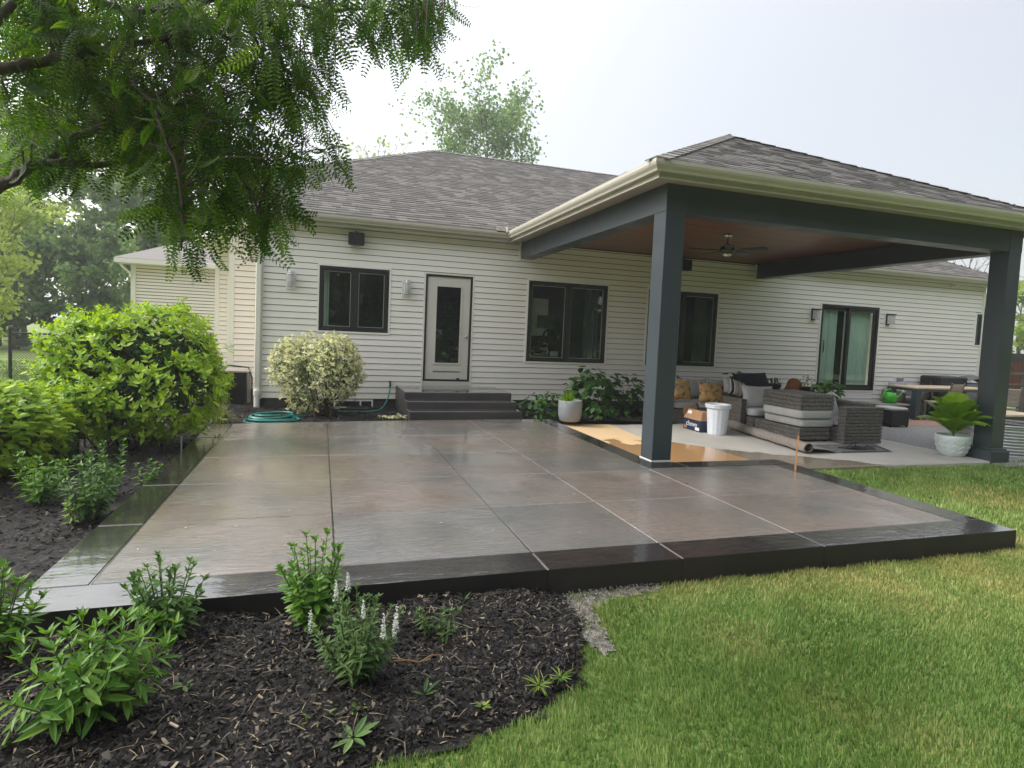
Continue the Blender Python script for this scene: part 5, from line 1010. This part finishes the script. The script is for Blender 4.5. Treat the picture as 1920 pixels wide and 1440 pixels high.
pot('black nursery pot on the bench with wilted plant', (9.55,10.9,FL+.462), .14, .22, .26, MT['black']); o = MB(); o.lathe([(.12,0),(.15,.30),(.16,.30),(.16,.34),(.14,.34)], 0, 0, 24, cap0=True); tag(o.obj('flower_pot', MT['terra'], None, True, loc=(9.75,10.55,FL+.60), rot=(0,1.15,.5)), 'brown clay pot lying tipped over beside the black pots', 'pot')
pot('square-shouldered black pot beside the tipped brown pot', (10.15,10.6,FL+.462), .13, .17, .24, MT['black']); 
o = MB(); o.box(0, .95, 0, .3, 0, .20, .02); tag(o.obj('planter_trough', MT['terra'], None, loc=(8.55,10.85,FL+.462)), 'long brown clay trough on the bench behind the navy cushion', 'planter')
broad('leafy houseplant with drooping green leaves behind the loveseat', (10.7,10.5,.52), (.42,.3,.26), 110, .17, 57, MT['perenn_dk'], 'potted_plant', 'plant', 60, 4)
broad('brownish wilted plant between the black pot and the leafy houseplant', (10.25,10.6,.64), (.22,.18,.22), 70, .06, 58, MT['ograss'], 'potted_plant', 'plant', 30, 3)
broad('dark spiky leaves above the navy cushion', (8.6,10.75,.62), (.45,.2,.26), 46, .22, 59, MT['hosta'], 'potted_plant', 'plant', 46, 3); broad('small dark plant behind the grey sofa cushions', (7.15,11.0,.55), (.5,.25,.2), 60, .14, 60, MT['hosta'], 'potted_plant', 'plant', 40, 3)
broad('dark wilted sprigs in the black nursery pot', (9.55,10.9,.66), (.25,.2,.12), 50, .08, 61, MT['hosta'], 'potted_plant', 'plant', 30, 3)
# grey planter right of the steps, with ferny plant
gp = thing('round_planter', 'round smooth grey planter standing right of the steps', 'planter', (4.27,9.83,-.045)); m = MB(); m.lathe([(.15,0),(.185,.02),(.208,.12),(.214,.24),(.212,.37),(.205,.378),(.195,.37),(.19,.32)], 0, 0, 36, cap0=True); m.obj('body', MT['greypot'], gp, True); MB().lathe([(0,.33),(.195,.33)], 0, 0, 24).obj('soil', MT['soil'], gp)
clump('feathery yellow-green plant growing in the round grey planter', (4.22,9.83,.28), 200, .36, .007, MT['fern'], 42, 'planter_fern', 'fern')
# white pot with fern by the far post
wp = thing('fern_pot', 'white chevron-patterned pot beside the far porch post', 'pot', (9.43,6.72,SZ-.01)); m = MB(); m.lathe([(.14,0),(.17,.03),(.215,.14),(.24,.26),(.245,.33),(.235,.335),(.225,.33),(.22,.27)], 0, 0, 36, cap0=True); m.obj('body', MT['whitepot'], wp, True); MB().lathe([(0,.28),(.225,.28)], 0, 0, 24).obj('soil', MT['soil'], wp)
for k in range(12):
    for j in range(3):
        a0 = k*.5236; m = MB(); pts = []
        for s_ in range(3): zz = .07+j*.075+(.035 if s_ == 1 else 0); rr = np.interp(zz, [0,.03,.14,.26,.33], [.14,.17,.215,.24,.245])+.003; aa = a0+s_*.2618; pts.append((rr*math.cos(aa), rr*math.sin(aa), zz))
        m.tube(pts, .007, 5); m.obj('chevron', MT['whitepot'], wp)
def fern(label, base, n, ln, seed):
    r = np.random.default_rng(seed); t = thing('fern', label, 'fern', tuple(base)); 
    for i in range(n):
        a = i*2.4+r.normal(0, .2); q = .25+.75*(i/n); L_ = ln*r.uniform(.8, 1.1); d = np.array([math.cos(a), math.sin(a), 0]); sd = np.array([-d[1], d[0], 0]); V, Fq = [], []; pts = []
        for x in np.linspace(0, 1, 23): pts.append(d*(q*.7*x**1.2*L_)+np.array([0,0,L_*(x*(1.1-.35*q)-.42*q*x**3)]))
        for k in range(5, 23):
            x = k/22; w_ = .16*ln/.6*math.sin(math.pi*min(1, .12+.88*(1-x)**.8))*(.9 if x > .3 else x*2.5); tg = norm(pts[k]-pts[k-1])
            for sg in (-1, 1):
                b = len(V); e = sd*sg*w_+tg*w_*.35-np.array([0,0,w_*.25]); hw_ = tg*.010*ln/.6; V += [pts[k]-hw_, pts[k]+e*.6-hw_*1.2, pts[k]+e, pts[k]+hw_]; Fq.append((b, b+1, b+2, b+3))
        for k in range(22):
            b = len(V); s2 = sd*.003; V += [pts[k]-s2, pts[k]+s2, pts[k+1]+s2, pts[k+1]-s2]; Fq.append((b, b+1, b+2, b+3))
        link('frond', npmesh('frond', V, Fq, MT['fern'], np.full(len(Fq), r.random())), t)
fern('bright yellow-green fern in the white pot by the far post', (9.43,6.72,.16), 30, .78, 71)
fern('pale green frond plant low behind the loveseat', (9.45,9.0,FL+.0), 6, .42, 72)
# rug roll, mat, cables, stake
rg = thing('rolled_rug', 'grey-brown rug half rolled up along the front of the sofas', 'rug', (0,0,0)); A_, B_ = np.array([7.30,9.35,FL+.085]), np.array([6.92,7.02,FL+.085]); m = MB()
ax = norm(B_-A_); sd = norm(np.cross(ax, [0,0,1.])); N1 = 34
def spiral(a, b):
    th = a*6.283*1.85-.6; rr = .085-.03*a+.004*math.sin(b*30); c = A_+(B_-A_)*b; return tuple(c+sd*rr*math.cos(th)+np.array([0,0,rr*math.sin(th)]))
m.grid(spiral, N1, 26); m.obj('roll', MT['rugback'], rg, True)
fl2 = MB(); fl2.grid(lambda a, b: tuple((A_+(B_-A_)*b)*(1-a)+(np.array([7.75,9.2,0])*(1-b)+np.array([7.52,7.05,0])*b+np.array([0,0,FL+.012]))*a+np.array([0,0,(.02+.03*math.sin(b*9))*math.sin(a*3.14)-(.075*(1-a) if True else 0)+.075*(1-a)*(1-a)])), 10, 16); fl2.obj('loose_flap', MT['rugback'], rg, True)
mt_ = MB(); mt_.prism([(7.55,7.05),(8.58,7.03),(8.9,7.65),(7.55,7.68)], FL+.001, FL+.008); mto = thing('floor_mat', 'thin flat grey mat with dark border lying under the cables', 'mat', (0,0,0)); mt_.obj('mat', MT['mat'], mto)
for a, b in (((7.6,7.07),(8.55,7.06)),((8.55,7.06),(8.84,7.6)),((8.0,7.18),(8.4,7.17)),((8.4,7.17),(8.62,7.55))): q = MB(); q.tube([(*a,FL+.011),(*b,FL+.011)], .008, 5); q.obj('border_line', MT['black'], mto)
cbm = MB()
for k in range(4):
    pts = []; c = np.array([8.05,7.28]); 
    for i in range(26): a = i*.5+k; rr = .10+.12*math.sin(i*.31+k*1.7); pts.append((c[0]+rr*1.3*math.cos(a)+k*.07, c[1]+rr*.5*math.sin(a), FL+.016+.02*abs(math.sin(i*.7+k))+(.09*math.exp(-((i-12)/3)**2) if k == 1 else 0)))
    cbm.tube(pts, .006, 5)
tag(cbm.obj('power_cable', MT['black'], None, True), 'tangled black cables on the mat before the loveseat', 'cable')
sk = MB(); sk.tube([(5.40,5.66,-.1),(5.44,5.70,.18),(5.47,5.72,.41)], [.013,.013,.012], 4); tag(sk.obj('wooden_stake', MT['stake']), 'thin wooden stake standing at the right patio border', 'stake')
p_ = oz(340,845,0); rb = MB(); rb.tube([(p_[0],p_[1],-.1),(p_[0],p_[1],.16)], .008, 6); tag(rb.obj('metal_pin', MT['galv']), 'thin metal pin standing in the left mulch bed', 'pin')
# ------------------------------------------------------------------ lamps, speakers, fan, hose, condenser
def lantern(label, x, z, kind):
    t = thing('wall_lantern', label, 'wall lamp', (x, YW-.02, z))
    if kind == 0:
        MB().box(-.085,.085,-.012,.0,-.17,.17,.004).obj('mount_block', MT['white'], t); m = MB(); m.box(-.05,.05,-.03,-.012,-.06,.13,.004); m.tube([(0,-.03,.10),(0,-.10,.12)], .012, 8); m.lathe([(.075,.10),(.07,.115),(.05,.13),(.045,.155),(0,.16)], 0, -.11, 20); m.obj('bracket', MT['galv'], t); g_ = MB(); g_.lathe([(.058,.10),(.06,-.06),(.05,-.12),(.02,-.135),(0,-.135)], 0, -.11, 20); g_.obj('glass', MT['lampglass'], t, True)
        c = MB(); 
        for zz in (-.03, -.11): c.tube([(.066*math.cos(a), -.11+.066*math.sin(a), zz) for a in np.linspace(0, 6.283, 17)], .005, 5)
        for a in (.785, 2.356, 3.927, 5.498): c.tube([(.066*math.cos(a), -.11+.066*math.sin(a), .10), (.066*math.cos(a), -.11+.066*math.sin(a), -.11)], .005, 5)
        c.obj('cage', MT['galv'], t)
    else:
        MB().box(-.09,.09,-.012,.0,-.18,.18,.004).obj('mount_block', MT['white'], t); m = MB(); m.box(-.055,.055,-.045,-.012,-.14,.15,.004); m.box(-.06,.06,-.22,-.045,.11,.14,.004); m.obj('bracket', MT['frame'], t); g_ = MB(); g_.box(-.05,.05,-.20,-.055,-.11,.108,.004); g_.obj('glass', MT['lampglass'], t)
lantern('caged lantern on the wall between left window and door', 1.545, 2.255, 0); lantern('caged lantern on the wall left of the left window behind the leaves', -.555, 2.27, 0); lantern('black box lantern left of the sliding door', 11.41, 2.255, 1); lantern('black box lantern right of the sliding door', 13.8, 2.25, 1)
def speaker(label, x, z, wd, ht, y0):
    t = thing('outdoor_speaker', label, 'speaker', (x, YW, z)); m = MB(); m.prism([(-wd/2,-y0-.16),(wd/2,-y0-.16),(wd*.42,-y0),(-wd*.42,-y0)], -ht/2, ht/2, .015); m.obj('cabinet', MT['black'], t); MB().box(-wd*.45,wd*.45,-y0-.166,-y0-.158,-ht*.43,ht*.43).obj('grille', MT['blackmetal'], t); b = MB(); b.tube([(0,0,ht*.5+.03),(0,-y0-.06,ht*.5+.03),(0,-y0-.06,ht*.45)], .014, 8); b.obj('bracket', MT['blackmetal'], t)
speaker('black outdoor speaker under the eave above the left window', .577, 3.10, .29, .22, .06); speaker('black outdoor speaker under the porch ceiling behind the near post', 7.55, 3.15, .42, .24, .1)
fn_ = thing('ceiling_fan', 'dark ceiling fan with five blades under the porch ceiling', 'ceiling fan', (6.65,8.87,3.35)); m = MB(); m.lathe([(0,0),(.075,0),(.075,-.03),(.05,-.07),(.0,-.07)], 0, 0, 20); m.obj('canopy', MT['nickel'], fn_, True); m = MB(); m.tube([(0,0,-.07),(0,0,-.2)], .012, 8); m.obj('downrod', MT['frame'], fn_); m = MB(); m.lathe([(0,-.18),(.05,-.19),(.11,-.22),(.13,-.26),(.13,-.30),(.09,-.33),(0,-.33)], 0, 0, 24); m.obj('motor', MT['frame'], fn_, True); m = MB(); m.lathe([(.075,-.33),(.08,-.36),(.05,-.39),(0,-.395)], 0, 0, 20); m.obj('light_bowl', MT['nickel'], fn_, True)
for k in range(5):
    a = k*1.2566+.35; b = MB(); b.add([(.12,-.03,0),(.25,-.055,.012),(.62,-.075,.016),(.66,-.03,.01),(.66,.03,-.01),(.62,.075,-.016),(.25,.055,-.012),(.12,.03,0)]+[(x, y, z-.008) for x, y, z in ((.12,-.03,0),(.25,-.055,.012),(.62,-.075,.016),(.66,-.03,.01),(.66,.03,-.01),(.62,.075,-.016),(.25,.055,-.012),(.12,.03,0))], [(0,1,2,3,4,5,6,7),tuple(range(15,7,-1))]+[(i,(i+1)%8,8+(i+1)%8,8+i) for i in range(8)]); b.obj('blade', MT['frame'], fn_, rot=(0,0,a), loc=(0,0,-.27))
hz = MB(); pts = []; r_ = np.random.default_rng(3)
for i in range(150):
    a = i*.2; ring_ = int(a/6.283); rr = .40-.03*ring_+.02*math.sin(a*.7); pts.append((-.70+rr*math.cos(a)+.03*math.sin(ring_*2), 10.06+rr*.8*math.sin(a)+.02*ring_, -.055+.022*ring_+.012*math.sin(a*1.3)))
pts += [(-.2,10.5,-.045),(.25,10.9,-.05),(.6,11.05,-.05),(.85,11.0,-.045),(1.05,11.1,-.02),(1.18,11.35,.08),(1.25,11.55,.2),(1.286,YW-.12,.34)]
fine = []
for i in range(len(pts)-1):
    p0, p1, p2, p3 = (np.array(pts[max(0,min(len(pts)-1,i+k))]) for k in (-1,0,1,2))
    for x in ((0,.25,.5,.75) if i > 148 else (0,)): fine.append(.5*((2*p1)+(-p0+p2)*x+(2*p0-5*p1+4*p2-p3)*x*x+(-p0+3*p1-3*p2+p3)*x**3))
fine.append(np.array(pts[-1])); hz.tube(fine, .014, 8); tag(hz.obj('garden_hose', MT['green_hose'], None, True), 'coiled teal garden hose running to the wall spigot', 'hose')
ac = thing('air_conditioner', 'black box air conditioner unit standing before the recessed wall', 'air conditioner', (-1.62,12.45,-.1)); m = MB(); m.box(-.32,.32,-.32,.32,0,.62,.02); m.obj('cabinet', MT['black'], ac); MB().box(-.33,.33,-.33,.33,.62,.66,.01).obj('top', MT['wicker_grey'], ac); 
for k in range(12): MB().box(-.30,.30,-.327,-.318,.05+k*.045,.075+k*.045).obj('louvre', MT['blackmetal'], ac)
q = MB(); q.tube([(-.1,-.1,.66),(-.05,-.05,.74),(.12,0,.72),(.3,.05,.7),(.36,.1,.5),(.36,.12,.1)], .015, 6); q.obj('cable', MT['black'], ac)
# ------------------------------------------------------------------ fence and lawn furniture at the left
fe = thing('chain_link_fence', 'black chain-link fence with round posts on the left lawn', 'fence', (-6.3,15.4,-.2)); xs_ = [0, 1.7, 3.4, 4.0]
for x_ in xs_[:3]: q = MB(); q.tube([(x_,0,0),(x_,0,1.28)], .035, 10); q.lathe([(.035,1.28),(.045,1.30),(.03,1.34),(0,1.35)], x_, 0, 10); q.obj('post', MT['blackmetal'], fe)
q = MB(); q.tube([(0,0,1.22),(4.0,0,1.22)], .022, 8); q.obj('top_rail', MT['blackmetal'], fe); q = MB(); q.tube([(0,0,.08),(4.0,0,.08)], .01, 6); q.obj('bottom_wire', MT['blackmetal'], fe); q = MB()
for k in range(-22, 74):
    for sg in (1, -1):
        x0_ = k*.055; x1_ = x0_+sg*1.14; a, b = (x0_, .08), (x1_, 1.22)
        def clip(p, q_):
            (xa, za), (xb, zb) = p, q_; ta, tb = 0., 1.; dx = xb-xa
            t0_, t1_ = sorted(((0-xa)/dx, (4.0-xa)/dx)); return max(ta, t0_), min(tb, t1_)
        ta, tb = clip(a, b)
        if tb-ta > .02: f = lambda tt: (x0_+(x1_-x0_)*tt, .004*sg, .08+1.14*tt); q.tube([f(ta), f(tb)], .0035, 3, False)
q.obj('wire_mesh', MT['blackmetal'], fe, kind='stuff')
# ------------------------------------------------------------------ far right of the terrace
def table(label, x, y, lx, ly, h, topmat, legmat, name='dining_table', leg=.09):
    t = thing(name, label, 'table', (x, y, SZ)); MB().box(0, lx, 0, ly, h-.04, h, .006).obj('top', topmat, t); MB().box(.03, lx-.03, .03, ly-.03, h-.10, h-.042).obj('apron', legmat, t)
    for dx, dy in ((.06,.06),(lx-.06,.06),(.06,ly-.06),(lx-.06,ly-.06)): MB().box(dx-leg/2, dx+leg/2, dy-leg/2, dy+leg/2, 0, h-.042).obj('leg', legmat, t)
    return t
table('outdoor dining table with pale wooden top and dark legs by the far wall', 13.2,10.32,2.4,.76,.76,MT['teak'],MT['beam'], leg=.14)
def chair(label, x, y, rz, mat):
    t = thing('dining_chair', label, 'chair', (x, y, SZ), rz); m = MB(); m.box(-.24,.24,-.24,.24,.42,.46,.01); m.obj('seat', mat, t)
    for k in range(7): b = MB(); b.box(-.24,.24,-.012,.012,-.025,.025,.006); b.obj('back_slat', mat, t, loc=(0,.25+.012*k,.52+k*.056), rot=(-.18,0,0))
    for sx in (-.225,.225): q = MB(); q.tube([(sx,-.22,0),(sx,-.22,.42)], .02, 6); q.obj('leg', MT['bark_grey'], t); q = MB(); q.tube([(sx,.34,0),(sx,.22,.44),(sx,.34,.92)], .02, 6); q.obj('leg', MT['bark_grey'], t)
chair('tan woven dining chair seen from behind at the dining table', 13.72,10.12,math.pi+.1,MT['wicker_tan']); chair('pale reclining dining chair on the far side of the dining table', 15.1,11.0,-.4,MT['wicker_grey'])
ba = thing('storage_ottoman', 'black box table with pale cushion top behind the loveseat', 'side table', (11.3,9.35,SZ)); MB().box(0,.50,0,.5,.03,.34,.01).obj('body', MT['black'], ba); rbox(-.01,.51,-.01,.51,.34,.40).obj('cushion_top', MT['lgrey_fab'], ba, True)
for dx, dy in ((.03,.03),(.47,.03),(.03,.47),(.47,.47)): MB().box(dx-.02,dx+.02,dy-.02,dy+.02,0,.03).obj('foot', MT['black'], ba)
lt = table('low pale side table carrying the green watering can', 12.1,10.35,.95,.6,.36,MT['wicker_grey'],MT['wicker_grey'],'side_table',.06)
wc = thing('watering_can', 'bright green plastic watering can with long white spout', 'watering can', (12.7,10.6,SZ+.36)); m = MB(); m.lathe([(.12,0),(.15,.03),(.155,.16),(.12,.24),(.10,.25),(.09,.24)], 0, 0, 24, cap0=True); m.obj('body', MT['can'], wc, True); m = MB(); m.tube([(.12,0,.06),(.24,-.02,.15),(.36,-.03,.26)], [.025,.018,.014], 8); m.obj('spout', MT['can'], wc, True); m = MB(); m.lathe([(.014,0),(.05,.03),(0,.035)], 0, 0, 14); m.obj('spout_rose', MT['white'], wc, loc=(.36,-.03,.26), rot=(0,.8,0)); m = MB(); m.tube([(-.13,0,.05),(-.2,0,.14),(-.15,0,.28),(0,0,.33),(.09,0,.25)], .016, 8); m.obj('handle', MT['can'], wc, True)
wa = thing('white_wicker_armchair', 'pale wicker armchair with blue-grey cushions beside the dining table', 'armchair', (13.75,11.12,SZ)); q = MB(); wicker(q, 0,.85,0,.62,.02,.32); q.obj('base', MT['wicker_grey'], wa); q = MB(); wicker(q, -.005,.12,-.005,.6,.325,.60); q.obj('arm', MT['wicker_grey'], wa); q = MB(); wicker(q, .73,.855,-.005,.6,.325,.60); q.obj('arm', MT['wicker_grey'], wa); pillow(.62,.46,.18).obj('back_cushion', MT['bluegrey_fab'], wa, True, loc=(.43,.45,.36), rot=(-.2,0,0)); rbox(.13,.72,.0,.5,.325,.44).obj('seat_cushion', MT['bluegrey_fab'], wa, True)
gr2 = thing('covered_grill', 'long black covered outdoor kitchen along the far wall', 'grill', (15.0,11.15,SZ)); m = MB(); m.box(0,1.0,0,.55,0,.98,.03); m.obj('cabinet', MT['black'], gr2); m = MB(); m.grid(lambda a, b: (1.02+1.4*a, .0+.55*b, .72+.30*math.sin(math.pi*min(1, a*.75+.25))*(1-.25*(2*b-1)**2)), 12, 8); m.box(1.02,2.42,.01,.54,0,.8); m.obj('hood_cover', MT['mat'], gr2, True)
rl = thing('deck_railing', 'dark metal railing standing behind the far porch post', 'railing', (16.2,10.9,SZ)); 
for x_ in (0, .0+1.5, 3.0): MB().box(x_-.05,x_+.05,-.05,.05,0,1.15).obj('post', MT['bark_grey'], rl)
MB().box(0,3.0,-.03,.03,1.1,1.16).obj('top_rail', MT['bark_grey'], rl); MB().box(0,3.0,-.02,.02,.82,.86).obj('mid_rail', MT['bark_grey'], rl)
rp = thing('corrugated_planter', 'round corrugated steel planter right of the far porch post', 'planter', (11.0,7.15,SZ-.05)); m = MB(); pr = [(.62+.012*math.sin(k*1.57), k*.0125) for k in range(0, 41)]; m.lathe(pr, 0, 0, 48); m.obj('body', MT['galv'], rp, True); m = MB(); m.tube([(.625*math.cos(a), .625*math.sin(a), .5) for a in np.linspace(0, 6.283, 49)], .014, 6); m.obj('rim', MT['galv'], rp); MB().lathe([(0,.44),(.615,.44)], 0, 0, 32).obj('soil', MT['soil'], rp)
rt_ = table('low table with pale top at the right picture edge behind the planter', 12.6,8.2,1.4,.9,.42,MT['teak'],MT['black'],'low_table',.08); chair('grey woven chair at the right picture edge behind the low table', 14.2,9.2,math.pi-.5,MT['wicker_grey'])
sw = struct(MB().box(18.6,26,9,9.3,-.3,.75).obj('retaining_wall', MT['slab']))
rf = thing('red_fence', 'dark red stained board fence at the far right', 'fence', (19.5,14.5,-.2), -.1); MB().box(0,9,.03,.08,1.45,1.75).obj('top_rail', MT['frame'], rf); bo = None
for k in range(60):
    if bo is None: bo = MB().box(0,.14,0,.025,.1,1.45).obj('board', MT['redfence'], rf)
    else: o = bo.copy(); COL.objects.link(o); o.location = (k*.15, random.uniform(-.004,.004), 0)
st_ = struct(MB().prism([(9.6,6.05),(10.6,6.0),(10.9,6.5),(9.7,6.9)], -.2, SZ-.03).obj('gravel_strip', MT['agg']))
def specks():
    r = np.random.default_rng(77); n = 90; X = r.uniform(-1.1, 5.2, n); Y = r.uniform(3.8, 9.2, n); k = (X < 3.5) | (Y < 5.9); X, Y = X[k], Y[k]; n = len(X)
    T = (np.array([(-.5,-1,0),(.5,-.6,.1),(.4,.9,.2),(-.4,.7,.05)], float), np.array([(0,1,2,3)])); a = r.uniform(0, 6.28, n)
    V, Fa, kf = batch(T, np.stack([X, Y, np.full(n, .004)], -1), np.stack([np.cos(a), np.sin(a), 0*a], -1), np.tile([0,0,1.], (n,1)), r.uniform(.006, .022, n), r.uniform(.003, .007, n))
    o = link('patio_litter', npmesh('patio_litter', V, Fa, mat_chip('litter', [(0, (.12,.10,.05)), (.5, (.5,.48,.42)), (1, (.75,.74,.7))]), np.repeat(r.random(n), kf)), kind='stuff'); tag(o, 'tiny pale flecks of litter lying on the wet patio', 'litter')
specks()
# ------------------------------------------------------------------ humid air
hz_m = bpy.data.materials.new('humid_air'); hz_m.use_nodes = True; ht_ = hz_m.node_tree; ht_.nodes.clear(); ho = ht_.nodes.new('ShaderNodeOutputMaterial'); pv_ = ht_.nodes.new('ShaderNodeVolumePrincipled'); pv_.inputs['Color'].default_value = (.95,.97,1,1); pv_.inputs['Density'].default_value = .0021; pv_.inputs['Anisotropy'].default_value = .35; ht_.links.new(pv_.outputs[0], ho.inputs['Volume'])
MB().box(-262, 262, -202, 262, -1.4, 26).obj('haze', hz_m, kind='stuff')
